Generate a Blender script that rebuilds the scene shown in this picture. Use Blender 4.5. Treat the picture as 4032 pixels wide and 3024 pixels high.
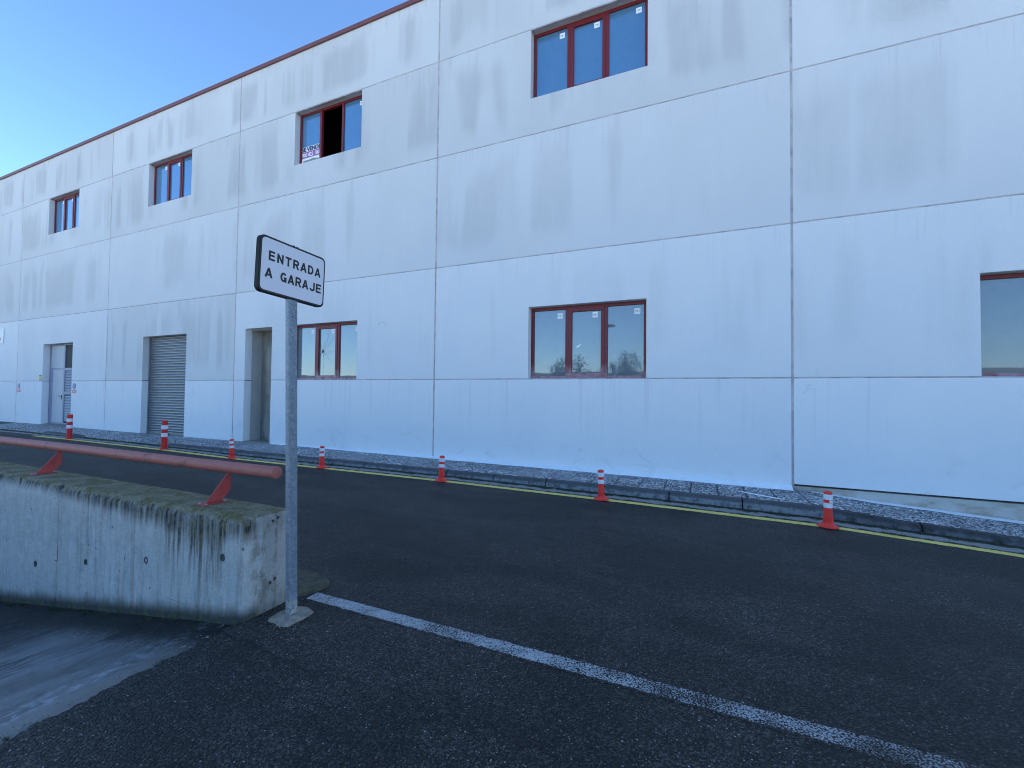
import bpy, bmesh, math, random
from mathutils import Vector, Matrix, noise as mnoise
R = math.radians
random.seed(7)
scene = bpy.context.scene
for o in list(bpy.data.objects): bpy.data.objects.remove(o)
COL = scene.collection

# ------------------------------------------------------------------ camera
EYE = 1.49
yaw, pitch, roll = -0.41028, 0.02399, 0.01119
fwd = Vector((math.sin(yaw)*math.cos(pitch), math.cos(yaw)*math.cos(pitch), math.sin(pitch)))
rgt = Vector((math.cos(yaw), -math.sin(yaw), 0)); upv = rgt.cross(fwd)
r2 = rgt*math.cos(roll) + upv*math.sin(roll); u2 = upv*math.cos(roll) - rgt*math.sin(roll)
cam_d = bpy.data.cameras.new('camera'); cam = bpy.data.objects.new('camera', cam_d); COL.objects.link(cam)
cam_d.sensor_width = 36.0; cam_d.lens = 1691.88/4032*36.0; cam_d.clip_start = 0.05; cam_d.clip_end = 3000
M3 = Matrix((r2, u2, -fwd)).transposed()
cam.matrix_world = Matrix.Translation((0, 0, EYE)) @ M3.to_4x4()
scene.camera = cam
scene.cycles.filter_width = 1.0

# ------------------------------------------------------------------ sky, sun, exposure
SUN_EL, SUN_AZ = R(24), R(58)          # azimuth measured from +Y towards +X: the sun stands behind the building
world = bpy.data.worlds.new('World'); scene.world = world; world.use_nodes = True
wt = world.node_tree; bg = wt.nodes['Background']
sky = wt.nodes.new('ShaderNodeTexSky'); sky.sky_type = 'NISHITA'; sky.sun_disc = False
sky.sun_elevation = SUN_EL; sky.sun_rotation = SUN_AZ
sky.altitude = 0; sky.air_density = 1.0; sky.dust_density = 0.3; sky.ozone_density = 5.0
wt.links.new(sky.outputs[0], bg.inputs[0]); bg.inputs[1].default_value = 0.09
sun_d = bpy.data.lights.new('sun', 'SUN'); sun_d.energy = 5.0; sun_d.angle = R(0.53); sun_d.color = (1, .93, .82)
sun = bpy.data.objects.new('sun', sun_d); COL.objects.link(sun)
sd = Vector((math.sin(SUN_AZ)*math.cos(SUN_EL), math.cos(SUN_AZ)*math.cos(SUN_EL), math.sin(SUN_EL)))
sun.rotation_euler = sd.to_track_quat('Z', 'Y').to_euler(); sun.location = sd*60
vs = scene.view_settings
vs.view_transform = 'Standard'; vs.look = 'None'; vs.gamma = 1.0; vs.use_curve_mapping = False
vs.exposure = 2.08
vs.use_white_balance = True; vs.white_balance_temperature = 6180; vs.white_balance_tint = 9

# ------------------------------------------------------------------ node helper
class T:
    def __init__(s, name):
        s.m = bpy.data.materials.new(name); s.m.use_nodes = True
        s.t = s.m.node_tree; s.b = s.t.nodes['Principled BSDF']
        s.g = s.t.nodes.new('ShaderNodeNewGeometry')
        s.pos = s.g.outputs['Position']; s._sep = None
    def n(s, k): return s.t.nodes.new(k)
    def put(s, sock, v):
        if isinstance(v, bpy.types.NodeSocket): s.t.links.new(v, sock)
        elif isinstance(v, (tuple, list)):
            if sock.type == 'RGBA' and len(v) == 3: v = (*v, 1)
            sock.default_value = v
        else:
            try: sock.default_value = v
            except TypeError: sock.default_value = (v, v, v) if sock.type == 'VECTOR' else (v, v, v, 1)
    def math(s, op, a, b=0.0, c=0.0, clamp=False):
        d = s.n('ShaderNodeMath'); d.operation = op; d.use_clamp = clamp
        s.put(d.inputs[0], a); s.put(d.inputs[1], b); s.put(d.inputs[2], c); return d.outputs[0]
    def xyz(s, v=None):
        d = s.n('ShaderNodeSeparateXYZ'); s.put(d.inputs[0], v or s.pos); return d.outputs
    def scale(s, v, sc, add=(0, 0, 0)):
        d = s.n('ShaderNodeVectorMath'); d.operation = 'MULTIPLY_ADD'
        s.put(d.inputs[0], v); d.inputs[1].default_value = sc; d.inputs[2].default_value = add; return d.outputs[0]
    def vadd(s, a, b):
        d = s.n('ShaderNodeVectorMath'); d.operation = 'ADD'; s.put(d.inputs[0], a); s.put(d.inputs[1], b); return d.outputs[0]
    def noise(s, scale, det=3.0, rough=.55, v=None, dist=0.0):
        d = s.n('ShaderNodeTexNoise'); s.put(d.inputs['Vector'], v or s.pos)
        d.inputs['Scale'].default_value = scale; d.inputs['Detail'].default_value = det
        d.inputs['Roughness'].default_value = rough; d.inputs['Distortion'].default_value = dist; return d.outputs[0]
    def vor(s, scale, v=None, feat='F1', dim='3D'):
        d = s.n('ShaderNodeTexVoronoi'); d.feature = feat; d.voronoi_dimensions = dim; s.put(d.inputs['Vector'], v or s.pos)
        d.inputs['Scale'].default_value = scale; return d.outputs
    def sm(s, v, lo, hi, a=0.0, b=1.0):
        d = s.n('ShaderNodeMapRange'); d.interpolation_type = 'SMOOTHSTEP'
        s.put(d.inputs[0], v); s.put(d.inputs[1], lo); s.put(d.inputs[2], hi); s.put(d.inputs[3], a); s.put(d.inputs[4], b); return d.outputs[0]
    def lin(s, v, lo, hi, a=0.0, b=1.0):
        d = s.n('ShaderNodeMapRange'); s.put(d.inputs[0], v)
        d.inputs[1].default_value = lo; d.inputs[2].default_value = hi; d.inputs[3].default_value = a; d.inputs[4].default_value = b; return d.outputs[0]
    def mix(s, f, a, b, mode='MIX'):
        d = s.n('ShaderNodeMix'); d.data_type = 'RGBA'; d.blend_type = mode
        s.put(d.inputs[0], f); s.put(d.inputs[6], a); s.put(d.inputs[7], b); return d.outputs[2]
    def bump(s, h, strength=.5, dist=.01, prev=None):
        d = s.n('ShaderNodeBump'); s.put(d.inputs['Height'], h)
        d.inputs['Strength'].default_value = strength; d.inputs['Distance'].default_value = dist
        if prev is not None: s.t.links.new(prev, d.inputs['Normal'])
        return d.outputs[0]
    def fin(s, col=None, rough=None, normal=None, spec=None, metal=None):
        for k, v in (('Base Color', col), ('Roughness', rough), ('Specular IOR Level', spec), ('Metallic', metal), ('Normal', normal)):
            if v is not None: s.put(s.b.inputs[k], v)
        return s.m
    def rnd(s):
        return s.n('ShaderNodeObjectInfo').outputs['Random']

def simple(name, col, rough=.6, metal=0.0, var=.15, sc=20.0, bump=.0, spec=.5):
    t = T(name); n = t.noise(sc, 4); f = t.lin(n, .3, .7, 1-var, 1+var)
    c = t.mix(1.0, col, t.mix(0.0, f, f), 'MULTIPLY')
    return t.fin(c, t.lin(n, .3, .7, rough-.06, rough+.06), t.bump(n, bump, .004) if bump else None, spec, metal)

# ------------------------------------------------------------------ materials
def asphalt_nodes(t):
    fine = t.noise(210, 3, .7); mid = t.noise(30, 4, .65); big = t.noise(.45, 4, .6); mid2 = t.noise(3.2, 4, .6)
    v1 = t.vor(104, dim='2D'); v2 = t.vor(56, dim='2D'); v3 = t.vor(150, dim='2D')
    a1, b1, c1 = t.xyz(v1['Color'])[:3]; a2, b2, c2 = t.xyz(v2['Color'])[:3]; a3 = t.xyz(v3['Color'])[0]
    # every grain of the surface dressing has its own tone, with dark binder between the grains
    g1 = t.math('ADD', .007, t.math('MULTIPLY', t.math('POWER', a1, 3.0), .105))
    g3 = t.math('ADD', .006, t.math('MULTIPLY', t.math('POWER', a3, 3.5), .085))
    g = t.math('ADD', t.math('MULTIPLY', g1, .6), t.math('MULTIPLY', g3, .5))
    gap = t.sm(v1['Distance'], .62, .30, .35, 1.0)
    k = t.math('MULTIPLY', t.lin(fine, .35, .65, .5, 1.5), t.math('MULTIPLY', t.lin(mid, .3, .7, .55, 1.45), t.math('MULTIPLY', t.lin(big, .3, .7, .75, 1.25), t.lin(mid2, .3, .7, .8, 1.2))))
    k = t.math('MULTIPLY', t.math('MULTIPLY', k, gap), g)
    comb = t.n('ShaderNodeCombineXYZ')
    for q in range(3): t.put(comb.inputs[q], t.math('MULTIPLY', k, (1.12, 1.0, .88)[q]))
    chip = t.math('MULTIPLY', t.sm(b1, .925, .955), t.sm(v1['Distance'], t.lin(c1, 0, 1, .28, .46), .22))
    chip2 = t.math('MULTIPLY', t.sm(b2, .945, .958), t.sm(v2['Distance'], t.lin(c2, 0, 1, .16, .34), .12))
    c = t.mix(t.math('MULTIPLY', chip, t.lin(c1, 0, 1, .25, .9)), comb.outputs[0], t.mix(b2, (.26, .26, .26), (.20, .165, .13)))
    c = t.mix(t.math('MULTIPLY', chip2, .9), c, t.mix(a2, (.44, .44, .44), (.26, .20, .15)))
    h = t.math('ADD', t.math('MULTIPLY', fine, .35), t.math('SUBTRACT', t.math('MULTIPLY', a1, .7), t.math('MULTIPLY', v1['Distance'], .7)))
    h = t.math('ADD', h, t.math('MULTIPLY', mid, .8))
    return c, h
def make_asphalt():
    t = T('asphalt'); c, h = asphalt_nodes(t)
    x, y, z = t.xyz()
    pv = t.noise(.9, 5, .62, t.scale(t.pos, (.6, 1.5, 1)), .6)
    c = t.mix(1.0, c, t.mix(t.sm(pv, .36, .64), (.62, .62, .62), (1.35, 1.35, 1.35)), 'MULTIPLY')
    wv = t.math('MULTIPLY', t.math('SUBTRACT', t.noise(1.3, 4), .5), .5)
    for yc, lo, hi in ((1.74, -2.7, -1.2), (3.55, -.2, 3.2), (4.6, -3.0, 1.5)):
        sd_ = t.math('ABSOLUTE', t.math('SUBTRACT', t.math('ADD', y, wv), yc))
        sd_ = t.math('MULTIPLY', t.sm(sd_, .016, .004), t.math('MULTIPLY', t.sm(x, lo-.3, lo), t.sm(x, hi+.3, hi)))
        sd_ = t.math('MULTIPLY', sd_, t.sm(t.noise(5, 4, .7), .42, .56)); c = t.mix(t.math('MULTIPLY', sd_, .8), c, (.004, .004, .005))
    wheel = t.math('MULTIPLY', t.sm(t.math('ABSOLUTE', t.math('SUBTRACT', y, 4.9)), .5, .1), t.sm(t.noise(1.2, 4, .6, t.scale(t.pos, (.4, 2, 1))), .4, .6))
    c = t.mix(t.math('MULTIPLY', wheel, .25), c, (.05, .05, .05))
    # pale scuffs by the second bollard from the right and dusty margin along the gutter
    sc1 = t.math('MULTIPLY', t.sm(t.math('ABSOLUTE', t.math('ADD', x, .75)), .55, .1), t.sm(t.math('ABSOLUTE', t.math('SUBTRACT', y, 5.78)), .28, .05))
    s = t.math('MULTIPLY', sc1, t.sm(t.noise(9, 5, .7, t.scale(t.pos, (1, 2.2, 1)), 1.0), .56, .66))
    c = t.mix(t.math('MULTIPLY', s, .5), c, (.26, .26, .26))
    d = t.math('MULTIPLY', t.sm(y, 5.9, 6.35), t.sm(t.noise(3, 5), .45, .62)); c = t.mix(t.math('MULTIPLY', d, .35), c, (.10, .10, .09))
    return t.fin(c, .62, t.bump(h, 1.0, .008), .30)
ASPHALT = make_asphalt()

def make_line(name, paint, w0, edge_c, half, wear_lo, wear_hi, grad=None):
    t = T(name); c, h = asphalt_nodes(t); x, y, z = t.xyz()
    n1 = t.noise(60, 4, .75); n2 = t.noise(4, 4, .6); n3 = t.noise(14, 3)
    cell = t.vor(92, dim='2D')['Distance']
    wob = t.math('MULTIPLY', t.math('SUBTRACT', n3, .5), half*.45)
    e = t.math('ADD', t.math('ABSOLUTE', t.math('SUBTRACT', y, t.math('ADD', edge_c, wob))), t.math('MULTIPLY', t.math('SUBTRACT', n1, .5), half*.5))
    inside = t.sm(e, half, half*.92)
    wear = t.math('ADD', t.math('MULTIPLY', n1, .55), t.math('MULTIPLY', cell, .55))
    wear = t.math('ADD', wear, t.math('MULTIPLY', t.math('SUBTRACT', n2, .5), .8))
    if grad: wear = t.math('ADD', wear, t.lin(x, grad[0], grad[1], grad[2], grad[3]))
    keep = t.sm(wear, wear_hi, wear_lo)
    f = t.math('MULTIPLY', inside, keep)
    pc = t.mix(t.lin(t.noise(20, 3), .3, .7), paint, tuple(v*.72 for v in paint))
    return t.fin(t.mix(f, c, pc), .62, t.bump(h, .9, .007), .3)
WHITE_LINE = make_line('worn_white_road_paint', (.46, .47, .48), 0, 2.345, .054, .38, .66, (-2.6, 1.0, -.12, .10))
YELLOW_LINE = make_line('yellow_road_paint', (.98, .78, .20), 0, 6.245, .066, .72, 1.2)

def make_facade():
    t = T('painted_precast_concrete'); x, y, z = t.xyz()
    info = t.n('ShaderNodeObjectInfo'); dirt_and_light = t.xyz(info.outputs['Color'])[0]; rn = info.outputs['Random']
    tc = t.n('ShaderNodeTexCoord'); gz = t.xyz(tc.outputs['Generated'])[2]
    off = t.n('ShaderNodeCombineXYZ'); t.put(off.inputs[0], t.math('MULTIPLY', rn, 40.0))
    P = t.vadd(t.pos, off.outputs[0])
    blotch = t.noise(1.0, 4, .55, t.scale(P, (1.0, 1, .22)), .2)
    wide = t.noise(.55, 3, .5, t.scale(P, (1.0, 1, .5)))
    streak = t.noise(1.0, 5, .7, t.scale(P, (7, 1, .35)))
    streak2 = t.noise(1.0, 4, .6, t.scale(P, (24, 1, .8)))
    grain = t.noise(55, 4, .7); grain2 = t.noise(170, 2, .6)
    env = t.math('MULTIPLY', t.sm(gz, .02, .25), t.sm(gz, 1.0, .7, .35, 1))
    colb = t.noise(1.0, 3, .5, t.scale(P, (.95, 0, .10)))                 # near-vertical sided damp patches inside each panel
    colb2 = t.noise(1.0, 2, .5, t.scale(P, (2.3, 0, .16), (9, 0, 3)))
    b = t.math('MULTIPLY', t.sm(t.math('ADD', t.math('MULTIPLY', colb, .6), t.math('MULTIPLY', colb2, .4)), .47, .56), t.sm(blotch, .30, .56, .35, 1.0))
    endz = t.math('ADD', gz, t.math('MULTIPLY', t.math('SUBTRACT', blotch, .5), .9))
    b = t.math('MULTIPLY', b, t.math('MULTIPLY', t.sm(endz, .02, .26), t.sm(endz, 1.0, .72)))
    b = t.math('MULTIPLY', b, t.lin(t.math('ADD', streak, t.math('MULTIPLY', streak2, .4)), .5, .9, .75, 1.08))
    b = t.math('MULTIPLY', t.math('MULTIPLY', b, env), t.lin(grain, .3, .7, .75, 1.2))
    # drips just under each joint
    dr = t.math('MULTIPLY', t.sm(t.math('ADD', gz, t.math('MULTIPLY', t.math('SUBTRACT', streak2, .5), .5)), .74, .98), t.math('MULTIPLY', t.sm(streak, .48, .64), t.sm(streak2, .44, .58)))
    d = t.math('ADD', t.math('MULTIPLY', b, .54), t.math('MULTIPLY', dr, .38))
    d = t.math('MULTIPLY', d, dirt_and_light)
    base = t.mix(t.sm(t.noise(.8, 3), .35, .65), (.77, .79, .81), (.80, .81, .815))
    warm = t.math('MULTIPLY', dirt_and_light, t.sm(wide, .35, .65)); base = t.mix(t.math('ADD', t.math('MULTIPLY', dirt_and_light, .72), t.math('MULTIPLY', warm, .25)), base, (.585, .60, .59))  # greys the paint for dirt and against the uneven bounce light
    base = t.mix(1.0, base, t.mix(rn, (.955, .955, .955), (1.03, 1.03, 1.03)), 'MULTIPLY')
    c = t.mix(t.math('MINIMUM', d, 1.0), base, (.40, .41, .405))
    # scuffs low down near the pavement
    low = t.math('MULTIPLY', t.sm(z, 1.2, .2), t.math('MULTIPLY', t.sm(t.noise(2.4, 6, .72, t.scale(t.pos, (1, 1, 1.3)), .8), .54, .70), t.lin(grain, .35, .65, .2, 1)))
    c = t.mix(t.math('MULTIPLY', low, .35), c, (.34, .33, .31))
    # water marks below the sills of the lower windows
    sill = t.math('MULTIPLY', t.math('MULTIPLY', t.sm(z, .3, 1.75), t.sm(z, 1.80, 1.78)), t.sm(t.noise(1.0, 3, .6, t.scale(t.pos, (11, 1, .15))), .58, .64))
    c = t.mix(t.math('MULTIPLY', sill, .16), c, (.42, .38, .42))
    # isolated small marks
    vv = t.vor(1.7, t.scale(t.pos, (1, 1, .8))); sp = t.math('MULTIPLY', t.sm(vv['Distance'], .030, .018), t.sm(t.xyz(vv['Color'])[0], .70, .75))
    c = t.mix(t.math('MULTIPLY', sp, .7), c, (.16, .17, .18))
    # hairline cracks
    cr = t.vor(.75, t.vadd(t.scale(t.pos, (1, 1, .55)), t.scale(t.noise(3, 3), (.5, .5, .5))), 'DISTANCE_TO_EDGE')['Distance']
    crm = t.math('MULTIPLY', t.sm(cr, .0042, .0015), t.math('MULTIPLY', t.sm(t.noise(.9, 2), .58, .64), t.sm(z, 4.2, 3.0)))
    c = t.mix(t.math('MULTIPLY', crm, .14), c, (.25, .26, .27))
    c = t.mix(1.0, c, t.mix(t.lin(grain2, .3, .7), (.90, .90, .90), (1.06, 1.06, 1.06)), 'MULTIPLY')
    h = t.math('ADD', t.math('MULTIPLY', grain, .7), t.math('MULTIPLY', grain2, .35))
    return t.fin(c, .8, t.bump(h, .7, .008), .25)
FACADE = make_facade()
SEALANT = simple('grey_joint_sealant', (.42, .40, .41), .8, var=.3, sc=6, bump=.3)
ROOFMAT = simple('grey_roof_sheet', (.3, .3, .3), .6)
INTERIOR = simple('bare_interior', (.10, .10, .10), .9)
COPING = simple('red_brown_coping_metal', (.16, .055, .055), .5, sc=3)
REVEALGREY = simple('grey_plaster', (.42, .41, .39), .85, var=.1, sc=4, bump=.3)
def make_back():
    t = T('stained_beige_plaster'); n = t.noise(1, 5, .6, t.scale(t.pos, (3, 3, .8)))
    c = t.mix(t.sm(n, .4, .62), (.34, .33, .29), (.20, .19, .165)); return t.fin(c, .9, t.bump(t.noise(60), .3, .004), .2)
BACKWALL = make_back()
def make_frame_mat():
    t = T('red_lacquered_window_frame'); x, y, z = t.xyz(); n = t.noise(30, 4)
    c = t.mix(t.lin(n, .3, .7), (.135, .014, .018), (.18, .020, .026))
    fade = t.math('MULTIPLY', t.math('MULTIPLY', t.sm(z, 2.12, 1.86), t.sm(z, 1.5, 1.7)), t.lin(t.noise(9, 4), .3, .6, .3, .95))
    c = t.mix(fade, c, (.36, .23, .26)); return t.fin(c, .42, None, .4)
FRAMERED = make_frame_mat()
def make_glass(name, film):
    t = T(name); n = t.noise(1.4, 2); dust = t.noise(7, 5, .65)
    em = t.b
    base = (.15, .19, .23) if film else (.12, .26, .42)
    c = t.mix(t.math('MULTIPLY', t.sm(dust, .4, .75), .35), base, tuple(v*.8 for v in base))
    x, y, z = t.xyz()
    # fine speckle of dust and dried drops
    v = t.vor(42); sp = t.math('MULTIPLY', t.sm(v['Distance'], .10, .06), t.sm(t.xyz(v['Color'])[0], .95, .97))
    c = t.mix(t.math('MULTIPLY', sp, .8), c, (.6, .62, .62))
    em.inputs['IOR'].default_value = 2.05 if film else 1.8
    t.fin(c, t.lin(dust, .3, .7, .008, .02) if film else .01, t.bump(n, .05, .02), .5)
    em.inputs['Metallic'].default_value = .20 if film else .33; em.inputs['Coat Weight'].default_value = .0; em.inputs['Coat Roughness'].default_value = .02
    return t.m
GLASS_LOW = make_glass('filmed_window_glass', True)
GLASS_UP = make_glass('dark_window_glass', False)
STICKER = simple('white_sticker_paper', (.88, .90, .90), .5, var=.05)
STICKINK = simple('grey_sticker_print', (.22, .26, .28), .6, var=.05)
SHUTTER = simple('galvanised_shutter_steel', (.22, .235, .25), .42, .55, .12, 8)
DOORPAINT = simple('light_grey_door_paint', (.40, .43, .48), .5, 0, .06, 3)
DOORDARK = simple('grey_door_frame_paint', (.24, .26, .36), .5, 0, .08, 3)
DARK = simple('black_plastic', (.012, .012, .013), .5)
DARKMESH = simple('dark_mesh_screen', (.02, .022, .02), .7)

def make_concrete_wall():
    t = T('mossy_cast_concrete'); x, y, z = t.xyz(); N = t.xyz(t.g.outputs['Normal'])[2]
    n_big = t.noise(1.2, 4); n_fine = t.noise(70, 4, .7); n_mid = t.noise(12, 5, .65)
    st = t.noise(1.0, 5, .65, t.scale(t.pos, (9, 9, .9))); st2 = t.noise(1.0, 4, .7, t.scale(t.pos, (24, 24, 1.6)))
    reg = t.sm(x, -5.4, -4.0)                                        # the end of the wall is dirtier
    reg2 = t.math('MULTIPLY', t.sm(x, -3.75, -3.35), t.sm(x, -2.82, -2.98))
    base = t.mix(t.lin(n_mid, .3, .7), (.36, .365, .36), (.49, .49, .475))
    base = t.mix(t.sm(n_big, .4, .65), base, (.44, .445, .43))
    base = t.mix(t.math('MULTIPLY', t.sm(y, 1.93, 2.0), .75), base, (.40, .39, .35))      # browner end face
    # vertical water streaks
    ws = t.math('MULTIPLY', t.math('MULTIPLY', t.sm(st, .47, .62), t.lin(st2, .3, .7, .4, 1.1)), t.lin(reg, 0, 1, .22, .62))
    ws = t.math('MULTIPLY', ws, t.sm(y, 2.0, 1.93, .25, 1.0))
    c = t.mix(t.math('MULTIPLY', ws, .75), base, (.105, .10, .085))
    lt = t.math('MULTIPLY', t.sm(t.noise(1.0, 4, .6, t.scale(t.pos, (13, 13, .7), (7, 3, 1))), .56, .66), reg)
    c = t.mix(t.math('MULTIPLY', lt, .45), c, (.52, .54, .56))
    ef = t.sm(y, 1.90, 1.96); stn = t.math('MULTIPLY', ef, t.sm(t.noise(5.5, 5, .7, t.scale(t.pos, (1, 1, .6), (3, 0, 0))), .50, .62))
    c = t.mix(t.math('MULTIPLY', stn, .6), c, (.16, .145, .10))
    vs_ = t.math('MULTIPLY', t.math('MULTIPLY', ef, t.sm(t.math('ABSOLUTE', t.math('SUBTRACT', y, 2.105)), .022, .004)), t.sm(t.noise(24, 4, .7, t.scale(t.pos, (1, 1, .5))), .42, .58))
    c = t.mix(t.math('MULTIPLY', vs_, .6), c, (.12, .11, .09))
    # drip fringe under the top edge
    dz = t.math('SUBTRACT', .66, z)
    ln = t.math('MULTIPLY', t.math('ADD', t.math('MULTIPLY', st2, .30), t.math('MULTIPLY', t.noise(1.0, 3, .6, t.scale(t.pos, (5, 5, .2))), .42)), .42)
    ln = t.math('MULTIPLY', ln, t.math('ADD', t.math('ADD', .28, t.math('MULTIPLY', reg, .50)), t.math('MULTIPLY', reg2, .95)))
    fr = t.sm(dz, t.math('ADD', t.math('MULTIPLY', ln, 1.15), .07), t.math('MULTIPLY', ln, .5))
    fr = t.math('MULTIPLY', fr, t.lin(st2, .3, .6, .35, 1.0))
    dk = t.math('MULTIPLY', t.math('MULTIPLY', reg2, t.sm(st2, .40, .60)), t.sm(dz, .62, .12)); fr = t.math('MAXIMUM', fr, t.math('MULTIPLY', t.math('MULTIPLY', dk, 1.0), t.sm(y, 2.0, 1.93)))
    fr = t.math('MULTIPLY', fr, t.sm(y, 2.0, 1.93, .35, 1.0))
    drip = t.mix(t.sm(t.noise(16, 4), .42, .6), (.022, .024, .018), (.085, .078, .036))
    c = t.mix(fr, c, drip)
    # dark band rising from the foot
    foot = t.math('ADD', t.math('MULTIPLY', t.math('ADD', x, 2.72), .155), .0)
    hz = t.math('SUBTRACT', z, foot)
    bt = t.math('MULTIPLY', t.sm(y, 2.05, 1.95, .35, 1.0), t.sm(hz, t.math('ADD', .03, t.math('MULTIPLY', t.noise(1.0, 5, .7, t.scale(t.pos, (8, 8, 1.6))), .20)), .01))
    c = t.mix(t.math('MULTIPLY', bt, .93), c, t.mix(t.sm(t.noise(22, 4), .48, .6), (.03, .032, .028), (.055, .062, .022)))
    # pits and specks
    v = t.vor(17); pit = t.math('MULTIPLY', t.sm(v['Distance'], .17, .10), t.sm(t.xyz(v['Color'])[0], .90, .94))
    c = t.mix(t.math('MULTIPLY', pit, .8), c, (.06, .065, .07))
    # moss on top
    top = t.math('MULTIPLY', t.sm(N, .35, .8), t.sm(n_mid, .25, .42, .72, 1.0))
    mossc = t.mix(t.sm(t.noise(6, 6, .75), .42, .58), (.21, .185, .115), (.125, .105, .035))
    mossc = t.mix(t.sm(t.noise(60, 3, .7), .55, .7), mossc, (.34, .33, .27))
    c = t.mix(t.math('MULTIPLY', top, .95), c, mossc)
    c = t.mix(1.0, c, t.mix(t.lin(n_fine, .3, .7), (.85, .85, .85), (1.13, 1.13, 1.13)), 'MULTIPLY')
    h = t.math('ADD', t.math('MULTIPLY', n_mid, 1.0), t.math('MULTIPLY', n_fine, .5)); h = t.math('SUBTRACT', h, pit)
    h = t.math('ADD', h, t.math('MULTIPLY', top, t.math('MULTIPLY', t.noise(32, 4, .7), 2.5)))
    bs = t.bump(h, .7, .012)
    return t.fin(c, .88, bs, .25)
CONCRETE = make_concrete_wall()

def make_ramp():
    t = T('wet_ramp_concrete'); x, y, z = t.xyz()
    q = t.scale(t.pos, (1, .35, 1)); n = t.noise(2.6, 5, .6, q, .4); nf = t.noise(80, 4, .7); nm = t.noise(14, 5, .7)
    nb = t.noise(5.5, 5, .65, t.scale(t.pos, (1, .22, 1)), .5)
    xw = t.math('ADD', x, t.math('MULTIPLY', t.math('SUBTRACT', nb, .5), .9))
    xe = t.math('ADD', xw, t.math('MULTIPLY', t.math('SUBTRACT', y, 1.2), .32))
    band = t.math('MULTIPLY', t.sm(xe, -4.7, -3.7), t.sm(t.math('ADD', y, t.math('MULTIPLY', t.math('SUBTRACT', nm, .5), .25)), 1.72, 1.50))
    smooth = t.math('MULTIPLY', band, t.sm(n, .32, .50))
    c = t.mix(t.lin(nf, .35, .65), (.010, .010, .011), (.045, .045, .046))
    c = t.mix(t.math('MULTIPLY', t.sm(nm, .50, .66), .8), c, (.10, .10, .105))
    c = t.mix(t.math('MULTIPLY', t.sm(t.noise(3, 4), .5, .6), .6), c, (.014, .014, .015))
    c = t.mix(t.math('MULTIPLY', smooth, .92), c, t.mix(t.sm(n, .45, .68), (.18, .185, .195), (.085, .088, .086)))
    pt = t.math('MULTIPLY', t.sm(t.noise(3.4, 6, .75, t.scale(t.pos, (1, .4, 1), (4, 2, 0)), .8), .50, .56), .65); c = t.mix(pt, c, (.045, .046, .048))
    edge = t.math('MULTIPLY', t.sm(t.math('ADD', x, t.math('MULTIPLY', t.math('SUBTRACT', nm, .5), .10)), -2.96, -2.84), t.sm(y, 1.8, 1.5))
    c = t.mix(t.math('MULTIPLY', edge, .7), c, t.mix(nm, (.13, .115, .09), (.20, .19, .17)))
    pale = t.math('MULTIPLY', t.math('MULTIPLY', t.sm(x, -3.16, -3.0), t.sm(x, -2.86, -2.96)), t.sm(t.noise(20, 4, .7), .46, .6))
    c = t.mix(t.math('MULTIPLY', pale, .55), c, (.36, .38, .40))
    moss = t.math('MULTIPLY', t.sm(y, 1.60, 1.86), t.sm(t.noise(11, 5, .7), .42, .6)); c = t.mix(t.math('MULTIPLY', moss, .8), c, (.018, .026, .010))
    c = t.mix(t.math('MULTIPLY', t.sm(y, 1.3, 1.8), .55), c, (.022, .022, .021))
    rough = t.math('SUBTRACT', .62, t.math('MULTIPLY', smooth, .26))
    h = t.math('ADD', nf, t.math('MULTIPLY', nm, 1.3)); h = t.math('MULTIPLY', h, t.math('SUBTRACT', 1.0, t.math('MULTIPLY', smooth, .82)))
    return t.fin(c, rough, t.bump(h, 1.0, .014), t.math('ADD', .12, t.math('MULTIPLY', smooth, .35)))
RAMP = make_ramp()

def make_tile_mat():
    t = T('exposed_pebble_tile'); v = t.vor(30, dim='2D'); v2 = t.vor(55, dim='2D'); r = t.xyz(v['Color'])[0]; r2_ = t.xyz(v2['Color'])[1]; n = t.noise(2, 4); rn = t.rnd()
    c = t.mix(t.math('POWER', r, .8), (.20, .205, .215), (.80, .80, .80)); c = t.mix(t.sm(r2_, .55, .7), c, (.14, .145, .16))
    c = t.mix(t.sm(v['Distance'], .48, .66), c, (.06, .06, .065))
    c = t.mix(t.math('MULTIPLY', t.sm(n, .5, .7), .3), c, (.16, .16, .165))
    c = t.mix(1.0, c, t.mix(rn, (.82, .82, .82), (1.1, 1.1, 1.1)), 'MULTIPLY')
    return t.fin(c, .8, t.bump(t.math('SUBTRACT', 1.0, v['Distance']), 1.0, .014), .25)
TILE = make_tile_mat()
def make_kerb(old):
    t = T('old_dark_kerb_concrete' if old else 'dark_kerb_concrete'); tc = t.n('ShaderNodeTexCoord')
    ob = tc.outputs['Object']; x, y, z = t.xyz(ob)
    n = t.noise(9, 5, .7); nf = t.noise(80, 3, .7)
    lo, hi = ((.016, .017, .019), (.060, .062, .066)) if old else ((.055, .058, .062), (.085, .088, .094))
    c = t.mix(t.lin(n, .3, .7), lo, hi)
    bot = t.math('MULTIPLY', t.sm(z, .070, .045), t.sm(n, .36, .56)); c = t.mix(t.math('MULTIPLY', bot, .7 if not old else .3), c, (.26, .28, .30))
    if old: c = t.mix(t.math('MULTIPLY', t.sm(n, .62, .72), .5), c, (.26, .27, .28))
    return t.fin(c, .75, t.bump(t.math('ADD', n, t.math('MULTIPLY', nf, .4)), .5 if not old else .9, .008), .35)
KERB = make_kerb(False); KERBOLD = make_kerb(True)
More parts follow.
